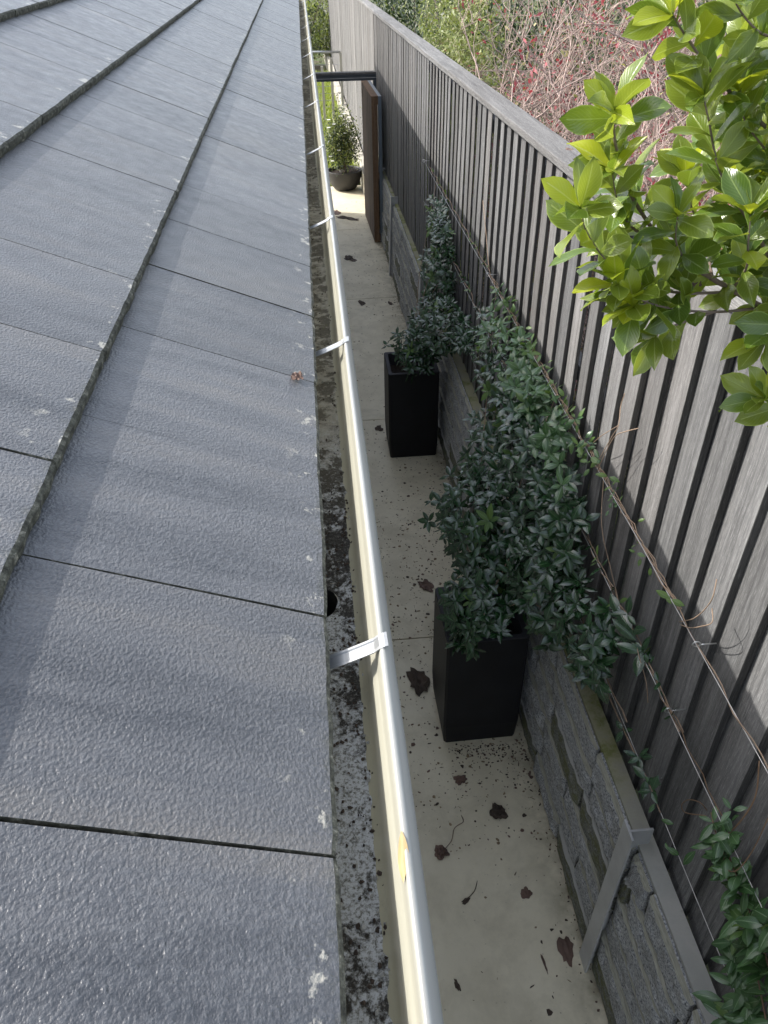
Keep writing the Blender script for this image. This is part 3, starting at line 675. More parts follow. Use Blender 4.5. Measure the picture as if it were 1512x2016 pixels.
# --- vine 1, from the near planter
v1 = vine('dense dark vine spilling from the near black planter and up the wires', (.585, 2.295, .6)); I = []; o1 = np.array([.585, 2.295, .6])
blob_whorls(I, (.80, 2.62, 1.18), (.085, .66, .34), 260, 1.0)
blob_whorls(I, (.80, 3.05, 1.33), (.07, .58, .22), 120, .95, ym=.12)
blob_whorls(I, (.74, 2.75, .90), (.13, .58, .26), 160, 1.0)
blob_whorls(I, (.62, 2.60, .86), (.15, .34, .20), 105, 1.0)
blob_whorls(I, (.58, 2.25, .72), (.16, .14, .12), 62, 1.0)
blob_whorls(I, (.56, 2.14, .66), (.12, .08, .12), 30, 1.0)
blob_whorls(I, (.76, 2.12, .98), (.09, .24, .24), 70, 1.0)
blob_whorls(I, (.81, 1.80, 1.03), (.055, .22, .13), 34, 1.0)
blob_whorls(I, (.82, 1.62, 1.10), (.04, .14, .13), 9, 1.05)
blob_whorls(I, (.52, 3.0, .66), (.10, .14, .08), 9, .95)
for k in range(110):     # along the upper wires: small, yellower leaves
    y = random.choice([random.uniform(1.35, 3.7), random.uniform(2.0, 3.6)]); whorl(I, (.862 + random.uniform(-.03, .01), y, 1.54 + random.uniform(-.04, .03)), (-.6, random.uniform(-1, 1), .5), random.choice([1, 2, 2]), random.uniform(.3, .65) if y < 2 else random.uniform(.6, .9), random.choice([0, 1, 1]))
for k in range(26):
    y = random.uniform(3.7, 5.9); whorl(I, (.862, y, 1.545), (-.6, random.uniform(-1, 1), .5), random.choice([1, 2]), random.uniform(.25, .5), 1)
for k in range(22):
    y = random.uniform(1.2, 2.0); whorl(I, (.86, y, 1.255 + random.uniform(-.01, .02)), (-.6, random.uniform(-1, 1), .4), random.choice([1, 2]), random.uniform(.5, .9), random.choice([0, 0, 1]))
for y, z, s in ((1.49, 1.27, 1.5), (1.53, 1.27, 1.5), (1.45, 1.265, 1.2), (1.58, 1.29, 1.0), (1.63, 1.24, 1.1), (1.31, .96, 1.), (1.30, .975, 1.), (1.24, .95, 1.1), (1.20, .955, .95), (1.43, .93, .8)):
    whorl(I, (.852, y, z), (-.7, -.2, .5), random.choice([2, 3]), s, 0)
I = [(it[0] - o1, *it[1:5], 2 if (it[5] == 0 and it[0][2] > 1.42) else it[5]) for it in I]  # high leaves switch to the lighter copy that imitates sunlight
place_leaves(v1, I, JP, [JAS, JASY, JASLIT], 300)
m = MB()
stems_to(m, (.57, 2.30, .60), [(.86, 2.1, 1.25), (.86, 2.5, 1.54), (.84, 3.2, 1.3), (.8, 2.9, .95), (.86, 1.8, .94), (.55, 2.1, .8), (.62, 2.7, .95), (.86, 3.6, 1.54), (.84, 2.4, 1.0)])
for ph in (0, 2.1, 4.0): m.add(*tube(twine(1.54, 1.35, 3.75, 13 + ph, .006, .865, ph), .0016, 5))
m.add(*tube(twine(1.54, .25, 1.6, 6, .004, .865, 1.), .0017, 5)); m.add(*tube(twine(1.54, 3.6, 5.95, 8, .004, .865, 1.), .0018, 5))
for ph in (0, 2.5): m.add(*tube(twine(1.255, 1.18, 2.4, 6, .006, .865, ph), .0019, 5))
m.add(*tube(twine(.945, 1.45, 2.2, 3, .004, .865, 0), .0026, 5))
m.add(*tube(cat_([(.858, 1.625, .909), (.859, 1.454, .917), (.86, 1.295, .931), (.855, 1.239, .952), (.855, 1.137, .945)], 5), [.0026] * 12 + [.0018] * 9, 5))
for tw in ([(.86, 1.326, 1.515), (.845, 1.278, 1.569), (.825, 1.22, 1.637), (.815, 1.179, 1.705), (.815, 1.164, 1.758), (.825, 1.185, 1.794)],
           [(.86, 1.316, 1.514), (.845, 1.253, 1.569), (.825, 1.185, 1.646), (.825, 1.152, 1.693), (.855, 1.21, 1.676)],
           [(.857, 1.984, 1.55), (.862, 2.011, 1.562), (.832, 1.882, 1.731), (.832, 1.852, 1.787), (.852, 1.907, 1.818), (.852, 1.897, 1.866)],
           [(.857, 2.001, 1.52), (.832, 1.911, 1.649), (.822, 1.842, 1.756), (.823, 1.783, 1.809), (.843, 1.746, 1.841)],
           [(.852, 2.06, 1.597), (.832, 1.956, 1.69), (.832, 1.855, 1.785)],
           [(.85, 3.668, 1.53), (.835, 3.697, 1.611), (.844, 3.823, 1.694), (.863, 4.051, 1.814)],
           [(.86, 1.95, 1.54), (.84, 1.85, 1.42), (.85, 1.75, 1.33), (.86, 1.66, 1.26)], [(.86, 1.5, 1.25), (.84, 1.44, 1.27), (.85, 1.38, 1.22), (.862, 1.36, 1.15)]):
    m.add(*tube(cat_(tw, 5), [.0017] + [.0014] * (5 * (len(tw) - 1)), 5))
m.V = [(x - .585, y - 2.295, z - .6) for x, y, z in m.V]
ob('stems', m.me('stems', TWIG, True), v1)
# --- vine 2
v2 = vine('tall narrow dark vine climbing the fence behind the farther planter', (.58, 4.74, .6)); I = []; o2 = np.array([.58, 4.74, .6])
blob_whorls(I, (.815, 4.95, 1.18), (.06, .22, .30), 70, .95, ym=.1)
blob_whorls(I, (.80, 5.10, 1.00), (.08, .32, .22), 60, .95); blob_whorls(I, (.82, 5.30, 1.33), (.05, .28, .17), 45, .85, ym=.1)
blob_whorls(I, (.76, 4.55, .92), (.11, .30, .17), 75, 1.0); blob_whorls(I, (.70, 4.75, .80), (.13, .26, .15), 60, 1.)
blob_whorls(I, (.60, 4.68, .74), (.16, .14, .10), 36, 1.); blob_whorls(I, (.60, 4.56, .66), (.11, .05, .10), 20, 1.); blob_whorls(I, (.82, 4.25, 1.02), (.05, .25, .09), 24, .9)
for k in range(18):
    y = random.uniform(3.3, 4.6); whorl(I, (.862, y, 1.26), (-.6, random.uniform(-1, 1), .4), random.choice([1, 2, 3]), random.uniform(.5, .8), random.choice([0, 1]))
I = [(it[0] - o2, *it[1:]) for it in I]
place_leaves(v2, I, JP, [JAS, JASY], 160); m = MB()
stems_to(m, (.58, 4.74, .6), [(.86, 4.8, 1.25), (.85, 5.2, 1.4), (.84, 4.4, .95), (.8, 5.2, .95), (.86, 5.6, 1.54)])
m.add(*tube(twine(1.255, 2.6, 5.3, 8, .006, .865, 1), .002, 5)); m.V = [(x - .58, y - 4.74, z - .6) for x, y, z in m.V]; ob('stems', m.me('stems', TWIG, True), v2)
# --- vine 3, lower right
v3 = vine('vine with large single leaves hanging in front of the boards at lower right', (.85, .45, .9)); I = []; o3 = np.array([.85, .45, .9])
def along(pts, dens, size, lo=2, hi=3, mi=0, jit=.012):
    P = cat_(pts, 8)
    for k in range(dens):
        f = random.uniform(0, len(P) - 1.01); i = int(f); p = P[i].lerp(P[i + 1], f - i); t = (P[i + 1] - P[i]).normalized()
        whorl(I, np.array(p) + RNG.normal(0, jit, 3) * np.array([.6, 1, 1]) - np.array([.008, 0, 0]), np.array([-.7, .1, .5]) + np.array(t) * random.uniform(-.3, 1), random.randint(lo, hi), size * random.uniform(.7, 1.1), mi if random.random() > .1 else 1, (45, 85))
sv = [(.848, .46, 1.10), (.847, .60, 1.17), (.847, .673, 1.199), (.857, .761, 1.194), (.857, .846, 1.211), (.861, .939, 1.224)]
along(sv, 34, 1.12, 2, 4); along([(.85, .80, 1.21), (.84, .86, 1.33), (.85, .90, 1.45)], 7, .95)
along([(.848, .50, 1.0), (.845, .62, 1.02), (.85, .72, 1.08)], 28, 1.12, 2, 4); along([(.85, .42, 1.3), (.845, .56, 1.33), (.85, .68, 1.3)], 16, 1.05)
along([(.86, 1.235, .955), (.855, 1.137, .945), (.856, 1.04, .955), (.856, .983, .955)], 6, .85, 1, 2)
along([(.85, .66, .90), (.845, .58, .93), (.85, .5, .95)], 20, 1.1, 2, 4)
I = [(it[0] - o3, *it[1:]) for it in I]; place_leaves(v3, I, JP, [JASLIT, JASY], 300); m = MB()
for pts, r in ((sv, .0022), ([(.85, .4, .9), (.845, .55, 1.05), (.85, .72, 1.16)], .002), ([(.861, .981, 1.186), (.836, 1.02, 1.14), (.826, 1.031, 1.158), (.826, 1.016, 1.206), (.836, .987, 1.238), (.856, .979, 1.214)], .0014),
               ([(.861, .97, 1.218), (.84, .90, 1.24), (.832, .86, 1.33), (.85, .86, 1.45), (.858, .90, 1.53)], .0018), ([(.86, .9, 1.225), (.835, .84, 1.22), (.83, .80, 1.27), (.845, .80, 1.36), (.86, .82, 1.5)], .0014)):
    m.add(*tube(cat_(pts, 6), r, 5))
m.add(*tube(twine(1.255, .93, 1.3, 3, .003, .865, 0), .0014, 5))
m.V = [(x - .85, y - .45, z - .9) for x, y, z in m.V]; ob('stems', m.me('stems', BTWIG, True), v3)

# ================================================================== OVERHANGING SHRUB (glossy lime leaves)
mg = root('overhanging_tree', 'glossy lime green leaved tree branch hanging over the fence at upper right', 'tree', (1.35, 1.45, .6)); oM = np.array([1.35, 1.45, .6])
MP = [leaf_proto(.078, .0375, 'obo', .16, .28, .022, 7, 5, s) for s in range(5)] + [leaf_proto(.076, .035, 'obo', .35, .5, .045, 7, 5, 9)]
BR = {'A': [(1.0, 1.3, 2.28), (.88, 1.24, 2.35), (.808, 1.22, 2.39), (.779, 1.22, 2.402), (.713, 1.24, 2.435), (.645, 1.25, 2.472), (.581, 1.25, 2.516), (.52, 1.24, 2.58), (.479, 1.22, 2.632), (.447, 1.2, 2.694), (.434, 1.18, 2.731)],
 'B': [(.714, 1.24, 2.431), (.616, 1.2, 2.449), (.545, 1.18, 2.469), (.481, 1.16, 2.503), (.436, 1.14, 2.539), (.396, 1.12, 2.586), (.376, 1.1, 2.625)],
 'C': [(.766, 1.22, 2.407), (.656, 1.18, 2.422), (.569, 1.16, 2.442), (.513, 1.15, 2.463), (.461, 1.13, 2.499)],
 'D': [(.558, 1.25, 2.537), (.523, 1.23, 2.545), (.489, 1.22, 2.573), (.463, 1.2, 2.613), (.448, 1.19, 2.649)],
 'E': [(.84, 1.25, 2.40), (.767, 1.25, 2.491), (.738, 1.27, 2.532), (.691, 1.27, 2.582), (.647, 1.26, 2.634), (.612, 1.25, 2.699), (.589, 1.24, 2.738)],
 'F': [(.86, 1.3, 2.5), (.771, 1.3, 2.618), (.729, 1.3, 2.658), (.695, 1.3, 2.69), (.673, 1.3, 2.734)],
 'G': [(.92, 1.36, 2.5), (.799, 1.35, 2.638), (.709, 1.33, 2.702), (.639, 1.3, 2.748), (.598, 1.28, 2.777), (.568, 1.27, 2.803), (.542, 1.26, 2.825), (.527, 1.26, 2.841)],
 'H': [(.95, 1.36, 2.55), (.748, 1.3, 2.773), (.668, 1.28, 2.817), (.624, 1.27, 2.85), (.594, 1.26, 2.887)],
 'I': [(.98, 1.2, 2.20), (.90, 1.14, 2.22), (.84, 1.12, 2.242), (.788, 1.11, 2.272), (.744, 1.1, 2.295)],
 'J': [(.86, 1.18, 2.44), (.80, 1.16, 2.45), (.774, 1.15, 2.441), (.749, 1.13, 2.415), (.731, 1.12, 2.403)],
 'K': [(.779, 1.22, 2.402), (.773, 1.3, 2.456), (.757, 1.35, 2.513), (.74, 1.38, 2.575)],
 'L': [(.95, 1.3, 2.38), (.863, 1.3, 2.47), (.824, 1.35, 2.528), (.786, 1.36, 2.578)],
 'N': [(.95, 1.4, 2.6), (.824, 1.4, 2.699), (.77, 1.42, 2.736), (.73, 1.42, 2.781)],
 'O': [(.674, 1.24, 2.455), (.678, 1.3, 2.496), (.658, 1.33, 2.54), (.635, 1.34, 2.598)],
 'P': [(.656, 1.18, 2.422), (.591, 1.17, 2.407), (.554, 1.16, 2.395)],
 'Q': [(.95, 1.32, 2.5), (.86, 1.25, 2.56), (.80, 1.22, 2.62), (.76, 1.20, 2.68), (.745, 1.19, 2.73)],
 'R': [(.80, 1.22, 2.40), (.80, 1.17, 2.46), (.775, 1.14, 2.52), (.765, 1.12, 2.56)],
 'U': [(.645, 1.25, 2.472), (.60, 1.21, 2.505), (.565, 1.18, 2.545), (.55, 1.16, 2.59)], 'W': [(.713, 1.24, 2.435), (.70, 1.19, 2.49), (.675, 1.16, 2.54), (.66, 1.15, 2.59)],
 'X': [(.545, 1.18, 2.469), (.52, 1.15, 2.455), (.495, 1.13, 2.462)], 'T': [(.88, 1.36, 2.6), (.82, 1.32, 2.72), (.78, 1.3, 2.78), (.75, 1.3, 2.83)]}
I = []; bm = MB()
for key, pts in BR.items():
    P = cat_(pts, 5); n = len(P); r0 = {'A': .0065, 'E': .004, 'G': .004}.get(key, .0028)
    bm.add(*tube([Vector(p) - Vector(oM) for p in P], [r0 * (1 - .75 * i / n) for i in range(n)], 7))
    acc = 0; ga = random.uniform(0, 6); f0 = {'A': .30, 'B': .2, 'C': .45, 'P': .45, 'I': .45, 'J': .5}.get(key, .12)
    Ltot = sum((P[i + 1] - P[i]).length for i in range(n - 1))
    s = Ltot * f0
    while s < Ltot:
        q = 0; i = 0
        while i < n - 2 and q + (P[i + 1] - P[i]).length < s: q += (P[i + 1] - P[i]).length; i += 1
        p = P[i].lerp(P[i + 1], min(1, (s - q) / max(1e-6, (P[i + 1] - P[i]).length))); t = np.array((P[i + 1] - P[i]).normalized()); ga += 2.4
        M = frame(t, [0, 0, 1]); sp = R_(random.uniform(38, 72)); d = M @ np.array([math.sin(sp) * math.cos(ga), math.cos(sp), math.sin(sp) * math.sin(ga)])
        d = d + np.array([0, 0, .10]); frac = s / Ltot
        mi = random.choices([0, 1, 2], [.60, .27, .13] if frac > .6 else [.50, .48, .02])[0]
        up = np.array([-.35, -.25, .9]) + RNG.normal(0, .45, 3)
        I.append((np.array(p), d, up, random.uniform(.75, 1.12), random.randrange(6), mi)); s += random.uniform(.0085, .0145)
    e = P[-1]; t = np.array((P[-1] - P[-3]).normalized()); M = frame(t, [0, 0, 1]); k = 6
    for j in range(k):
        ga = 6.28 * j / k + random.uniform(-.3, .3); sp = R_(random.uniform(22, 58)); d = M @ np.array([math.sin(sp) * math.cos(ga), math.cos(sp), math.sin(sp) * math.sin(ga)])
        I.append((np.array(e), d, np.array([-.4, -.3, .8]) + RNG.normal(0, .4, 3), random.uniform(.7, 1.1), random.randrange(6), random.choices([0, 1, 2], [.5, .15, .35])[0]))
# inner, deeper foliage toward the trunk
for k in range(330):
    p = np.array([random.uniform(.80, 1.25), random.uniform(1.22, 1.75), 0]); p[2] = 2.42 + .35 * random.random() + .25 * (p[0] - .8) + random.uniform(-.02, .12)
    d = RNG.normal(size=3) + np.array([-.5, -.3, .2]); I.append((p, d, np.array([-.3, -.2, .9]) + RNG.normal(0, .5, 3), random.uniform(.8, 1.2), random.randrange(6), random.choices([0, 1, 2], [.4, .57, .03])[0]))
I = [(it[0] - oM, *it[1:]) for it in I]; place_leaves(mg, I, MP, [MAG, MAGD, MAGY], 300)
for tpts, r in (([(1.35, 1.45, .5), (1.3, 1.42, 1.2), (1.2, 1.38, 1.8), (1.0, 1.3, 2.28)], (.022, .007)), ([(1.2, 1.38, 1.8), (1.15, 1.4, 2.2), (.95, 1.36, 2.55)], (.012, .004)), ([(1.15, 1.4, 2.2), (1.0, 1.4, 2.4), (.86, 1.3, 2.5)], (.008, .003)), ([(1.1, 1.34, 2.05), (.98, 1.2, 2.2)], (.006, .003)), ([(1.1, 1.34, 2.1), (.95, 1.3, 2.38), (.86, 1.18, 2.44)], (.006, .003)), ([(1.15, 1.4, 2.2), (1.2, 1.5, 2.6)], (.01, .004))):
    P = cat_(tpts, 6); bm.add(*tube([Vector(p) - Vector(oM) for p in P], [r[0] + (r[1] - r[0]) * i / len(P) for i in range(len(P))], 8))
ob('branches', bm.me('branches', BARK, True), mg)
m = MB(); N = 14
V = [(random.uniform(.7, 1.1) * .016 * math.cos(6.28 * k / N), random.uniform(.7, 1.1) * .012 * math.sin(6.28 * k / N), random.uniform(-.006, .006)) for k in range(N)] + [(0, 0, .004)]
ob('withered_leaf', mesh('withered_leaf', V, [[k, (k + 1) % N, N] for k in range(N)], DEADB), mg, (.635 - 1.35, 1.225 - 1.45, 2.452 - .6))

# ================================================================== BACKGROUND VEGETATION
SP = [leaf_proto(.03, .012, 'ell', .1, .2, 0, 2, 3), leaf_proto(.035, .010, 'ell', .3, .2, 0, 2, 3), leaf_proto(.024, .014, 'ell', .1, .1, 0, 2, 3)]
def cloud(items, c, r, n, size, mi, up=(-.3, -.2, 1), clump=24, cr=.16, hang=0., shell=.5):
    cs = []
    for _ in range(clump):
        v = RNG.normal(size=3); v /= np.linalg.norm(v); cs.append(np.array(c) + v * np.array(r) * random.uniform(shell, 1.0))
    for _ in range(n):
        q = cs[random.randrange(clump)] + RNG.normal(0, cr * .5, 3) * np.array(r) / max(r) * 1.6
        if c[0] > .9 and q[0] < 1.06: q[0] = 1.06 + abs(1.06 - q[0])
        d = RNG.normal(size=3); d[2] -= hang
        items.append((q, d, np.array(up) + RNG.normal(0, .5, 3), size * random.uniform(.7, 1.3), random.randrange(3), mi if isinstance(mi, int) else random.choices(range(len(mi)), mi)[0]))
def bush(label, c, r, n, mats, size=1.5, clump=60, cr=.3, mi=None, hang=0., nst=9, cat='bush', group=None, name='bush', stem=BARK):
    base = (c[0], c[1], S * c[1] - .1); t = root(name, label, cat, base, group); I = []
    cloud(I, c, r, n, size, mi if mi is not None else 0, clump=clump, cr=cr, hang=hang); b = np.array(base)
    I = [(it[0] - b, *it[1:]) for it in I]; join_leaves(t, I, SP, mats, 'foliage')
    m = MB()
    for k in range(nst):
        e = Vector((random.uniform(-.7, .7) * r[0], random.uniform(-.7, .7) * r[1], c[2] - base[2] + random.uniform(-.3, .8) * r[2])); mid = e * .5 + Vector((random.uniform(-.1, .1), random.uniform(-.1, .1), .1))
        m.add(*tube(cat_([(e.x * .15, e.y * .15, 0), mid, e], 4), [.025, .022, .02, .018, .015, .012, .009, .006, .004], 5))
    ob('stems', m.me('stems', stem, True), t); return t
bush('feathery yellow green bush just behind the fence left of the bare red shrubs', (1.38, 8.3, 1.35), (.40, 1.7, 1.25), 13000, [GRNL, OLIVE, DKGL], 1.5, 110, .22, [.72, .22, .06], hang=.6)
bush('second yellow green bush standing farther back behind the first one', (2.0, 10.9, 1.35), (.6, 1.2, 1.3), 8000, [GRNL, OLIVE, DKGL], 2.1, 80, .26, [.5, .3, .2], hang=.6)
bush('very dark leafy tree at the top edge behind the fence capping', (1.85, 13.2, 1.75), (.9, 1.3, 1.2), 9000, [DKGL, GRNL], 2.2, 60, .3, [.9, .1], name='dark_tree', cat='tree')
bush('dark evergreen mass behind the red twigs in the top middle', (4.6, 12.0, 1.3), (2.0, 1.2, 1.6), 13000, [DKGL, GRNL], 2.6, 110, .35, [.8, .2], name='dark_tree', cat='tree')
bush('green and olive bush filling the top right behind the twigs', (7.2, 11.0, 1.2), (1.9, 1.6, 1.5), 12000, [GRNL, DKGL, OLIVE], 2.8, 100, .35, [.4, .4, .2])
bush('leafy green hedge across the lawn end at the top of the gap', (-.2, 27.5, .55), (2.2, 1.5, 1.0), 12000, [GRNL, DKGL, GRASS], 3.4, 120, .3, [.5, .35, .15], cat='hedge', name='hedge')
bush('dark hedge mass closing the far background', (6.5, 17.5, 1.3), (6, 1.2, 2.2), 16000, [DKGL, GRNL], 4.5, 160, .5, [.7, .3], cat='hedge', name='hedge')
# the plant in the bowl
I = []; bp = root('potted_shrub', 'small leaved white flowering shrub growing in the charcoal bowl pot', 'shrub', (.475, 12.15, .03)); bb = np.array([.475, 12.15, .03])
cloud(I, (.45, 12.10, .47), (.27, .24, .44), 6500, 1.3, [.55, .38, .07], clump=90, cr=.13, shell=.3)
I = [(it[0] - bb, *it[1:]) for it in I]; join_leaves(bp, I, SP, [DKGL, GRNL, OLIVE], 'foliage'); m = MB()
for k in range(14): e = (random.uniform(-.22, .2), random.uniform(-.2, .15), random.uniform(.4, .9)); m.add(*tube([(0, 0, 0), (e[0] * .5, e[1] * .5, e[2] * .5), e], [.006, .004, .002], 5))
ob('stems', m.me('stems', BARK), bp)
FP = leaf_proto(.03, .024, 'ell', .2, .1, 0, 3, 3); fm = mesh('flower', FP[0], FP[1], WHITE)
for (x, z) in ((-.20, .76), (-.03, .80), (.02, .83), (-.13, .70), (.09, .78), (-.21, .66), (-.20, .28), (-.18, .22), (.02, .58), (-.08, .36), (.1, .5)):
    V = []; F = []
    for k in range(5):
        M = frame([math.cos(k * 1.257), math.sin(k * 1.257), .3], [0, -.5, 1]); vv = FP[0] @ M.T; o_ = len(V); V += vv.tolist(); F += [[i + o_ for i in f] for f in FP[1]]
    ob('flower', mesh('flower', V, F, WHITE), bp, (x, -.24, z))
# strap-leaved clump behind the pot
def grass(name, label, xr, yr, n, h, w, mats, cat, kind='stuff', z=None, lean=.35, parent=None):
    Vs = []; Fs = []; UV = []; rn = []; mi = []; off = 0
    for k in range(n):
        x = random.uniform(*xr); y = random.uniform(*yr); hh = h * random.uniform(.5, 1.2); a = random.uniform(0, 6.28); l = lean * hh * random.uniform(.2, 1.6); z0 = S * y - .12 if z is None else z
        sx, sy = -math.sin(a) * w / 2, math.cos(a) * w / 2; mi_ = random.randrange(len(mats)); r = random.random()
        for t, ww in ((0, 1), (.5, .85), (1, .1)):
            px, py = x + math.cos(a) * l * t * t, y + math.sin(a) * l * t * t; pz = z0 + hh * t * (1 - .18 * t)
            Vs += [(px - sx * ww, py - sy * ww, pz), (px + sx * ww, py + sy * ww, pz)]; UV += [(0, t), (1, t)]; rn += [r, r]
        Fs += [[off, off + 1, off + 3, off + 2], [off + 2, off + 3, off + 5, off + 4]]; mi += [mi_, mi_]; off += 6
    return ob(name, mesh(name, Vs, Fs, mats, mi, UV, rn), parent, kind=kind, label=label, cat=cat)
grass('long_grass', 'long bright yellow green grass growing on the lawn beyond the gate', (-1.6, .78), (12.6, 26), 26000, .20, .011, [GRASS, GRASS, GRNL], 'grass')
grass('grass_tuft', 'broad arching grass clump behind the bowl pot against the pale kerb', (.50, .68), (12.5, 12.8), 110, .55, .02, [GRASS, GRNL], 'plant', kind=None)
grass('ground_cover', 'low olive undergrowth beneath the bare red shrubs', (1.1, 6), (2.6, 11), 16000, .34, .016, [OLIVE, GRNL, YELL, OLIVE], 'undergrowth', z=.35, lean=.8)
# bare red-leaved shrubs
def grow(m, p, d, L, r, lvl, tips, mx=4, lim=0):
    seg = 4; pts = [Vector(p)]; d = Vector(d).normalized()
    for k in range(seg):
        d = (d + Vector((random.gauss(0, .13), random.gauss(0, .13), random.gauss(.02, .10)))).normalized(); pts.append(pts[-1] + d * L / seg)
        if pts[-1].x < lim: pts[-1].x = lim + .4 * abs(pts[-1].x - lim); d.x = abs(d.x)
    m.add(*tube(pts, [r * (1 - .5 * k / seg) for k in range(seg + 1)], 5 if lvl < 2 else 3, False)); tips.append((pts[-1], d)); tips.append((pts[-2], d))
    if lvl >= mx: return
    nb = random.choice([3, 4]) if lvl < 3 else 3
    for k in range(nb):
        q = pts[random.choice([1, 2, 3, 4])]; a = Vector((random.gauss(0, 1), random.gauss(0, 1), random.gauss(.15, .7))).normalized()
        grow(m, q, d * .75 + a * .85, L * random.uniform(.5, .75), r * .58, lvl + 1, tips, mx, lim)
def red_shrub(label, base, h, ns, nred, nyel, mx=4):
    t = root('bare_shrub', label, 'shrub', base, 'bare twiggy shrubs with red leaves behind the fence'); m = MB(); tips = []
    for k in range(ns):
        a = random.uniform(0, 6.28); grow(m, (.10 * math.cos(a), .10 * math.sin(a), 0), (random.gauss(0, .22), random.gauss(0, .22), 1), h * random.uniform(.5, .66), .017, 0, tips, mx, 1.06 - base[0])
    ob('branches', m.me('branches', PINKT, True), t); I = []
    nred = int(nred * 1.7); nyel = int(nyel * 2.0); cl = [random.choice(tips) for _ in range(60)]; cy = sorted([random.choice(tips) for _ in range(60)], key=lambda q: q[0].z)[:32]
    for k in range(nred + nyel):
        p, d = random.choice(tips) if random.random() < .22 else random.choice(cl if k < nred else cy); I.append((np.array(p) + RNG.normal(0, .05, 3), np.array(d) + RNG.normal(0, .8, 3), RNG.normal(0, 1, 3) + np.array([-.3, 0, .8]), random.uniform(.7, 1.6), random.randrange(3), 0 if k < nred else 1))
    join_leaves(t, I, SP, [REDL, YELL], 'leaves')
for i, (b, h, ns, nr, nyl, lab) in enumerate([((1.55, 4.6, .45), 1.85, 7, 380, 420, 'bare pinkish shrub with pale and red leaves right against the fence capping'),
    ((2.25, 5.6, .4), 2.3, 8, 800, 160, 'bare shrub with most red leaves in the middle of the thicket'), ((1.75, 3.5, .5), 1.9, 7, 420, 160, 'nearest bare red leaved shrub partly behind the lime green branch'),
    ((3.2, 6.6, .3), 2.5, 8, 800, 150, 'bare shrub farther back at the top centre of the thicket'), ((3.0, 4.9, .35), 2.3, 8, 700, 200, 'bare red shrub at the right behind the lime green leaves'),
    ((1.75, 5.7, .4), 2.0, 7, 700, 260, 'bare pink twigged shrub where the feathery green bush ends'), ((2.5, 7.8, .35), 2.3, 7, 700, 100, 'tall bare shrub at the top edge beside the dark evergreen'),
    ((4.3, 6.0, .3), 2.5, 8, 600, 200, 'bare red shrub farthest to the right of the thicket'), ((2.3, 2.7, .45), 1.6, 6, 350, 150, 'low bare shrub hidden under the overhanging branch')]):
    red_shrub(lab, b, h, ns, nr, nyl)
# hand rail beyond the gate
hr = root('hand_rail', 'pale metal hand rail with posts and thin wires standing on the far lawn', 'railing', (.4, 18, S * 18))
m = MB(); m.add(*tube([(-.5, 0, 1.24), (.33, 0, 1.22)], .022, 8)); ob('top_rail', m.me('top_rail', ZINC, True), hr)
for x, h in ((-.06, .98), (.13, 1.12), (.33, 1.22)):
    m = MB(); m.box(x - .025, x + .025, -.025, .025, -.1, h); ob('post', m.me('post', LIMEST), hr)
for k in range(6):
    m = MB(); m.add(*tube([(-.5, .03, .35 + k * .13), (.33, .03, .35 + k * .13)], .004, 5)); ob('rail_wire', m.me('rail_wire', ZINC), hr)

# ================================================================== LITTER
def crumple(name, label, cat, x, y, z, rx, ry, mat, rz=0, hgt=.02, stalk=None, lobes=0, group=None, tilt=0):
    rs = random.Random(int(x * 9000 + y * 777)); N = 22; V = [(0, 0, hgt * .6)]; F = []; R3 = 4; ph = rs.uniform(0, 6)
    for r in range(1, R3 + 1):
        for k in range(N):
            a = 2 * math.pi * k / N; q = r / R3 * (1 + .12 * math.sin(3 * a + ph) + .09 * math.sin(7 * a + ph * 2) + rs.uniform(-.16, .16) * (r == R3) + (.3 * abs(math.sin(lobes * a / 2)) - .15 if lobes else 0))
            V.append((rx * q * math.cos(a), ry * q * math.sin(a), max(.0008, hgt * (.5 + .7 * nz(q * 2 * math.cos(a) + ph, q * 2 * math.sin(a), ph)) * (1.0 if r < R3 else rs.uniform(.1, .9)))))
    for k in range(N): F.append([0, 1 + k, 1 + (k + 1) % N])
    for r in range(R3 - 1):
        for k in range(N): F.append([1 + r * N + k, 1 + (r + 1) * N + k, 1 + (r + 1) * N + (k + 1) % N, 1 + r * N + (k + 1) % N])
    m = MB(); m.add(V, F)
    if stalk: m.add(*tube(cat_([(0, 0, .004)] + stalk, 4), [.0016] * (4 * len(stalk)) + [.0008], 5))
    o = ob(name, m.me(name, mat), None, (x, y, z), label=label, cat=cat, group=group); o.rotation_euler = (tilt, 0, rz); return o
G = lambda y: S * y + .0005
crumple('leaf_clump', 'large flat dark clump of rotten leaves left of the near planter', 'dead leaves', .352, 2.50, G(2.5), .050, .082, DEADL, .2, .03)
crumple('leaf_clump', 'round black clump of leaves in the middle of the path', 'dead leaves', .594, 1.758, G(1.758), .034, .036, DEADL, 0, .03, lobes=5)
crumple('dead_leaf', 'shrivelled brown leaf with a long curled stalk on the path', 'dead leaf', .330, 1.604, G(1.6), .030, .030, DEADB, .4, .022, [(.06, .02, .01), (.10, .06, .012), (.15, .07, .006), (.16, .10, .004)])
crumple('dead_leaf', 'broad flat purple brown leaf lying near the steel post', 'dead leaf', .725, 1.193, G(1.19), .028, .048, DEADB, 0, .006)
crumple('dead_leaf', 'grey skeleton leaf stuck to the concrete halfway to the wall', 'dead leaf', .630, 1.41, G(1.41), .022, .020, DEADB, .8, .005, lobes=5)
crumple('dead_leaf', 'ragged grey brown leaf below the foot of the near planter', 'dead leaf', .464, 1.93, G(1.93), .028, .022, DEADB, .1, .01, lobes=4)
crumple('dead_leaf', 'small dark torn leaf with curved stalk on the path near the gutter', 'dead leaf', .395, 1.405, G(1.405), .020, .009, DEADL, .5, .008, [(.05, .01, .003), (.085, .035, .003)])
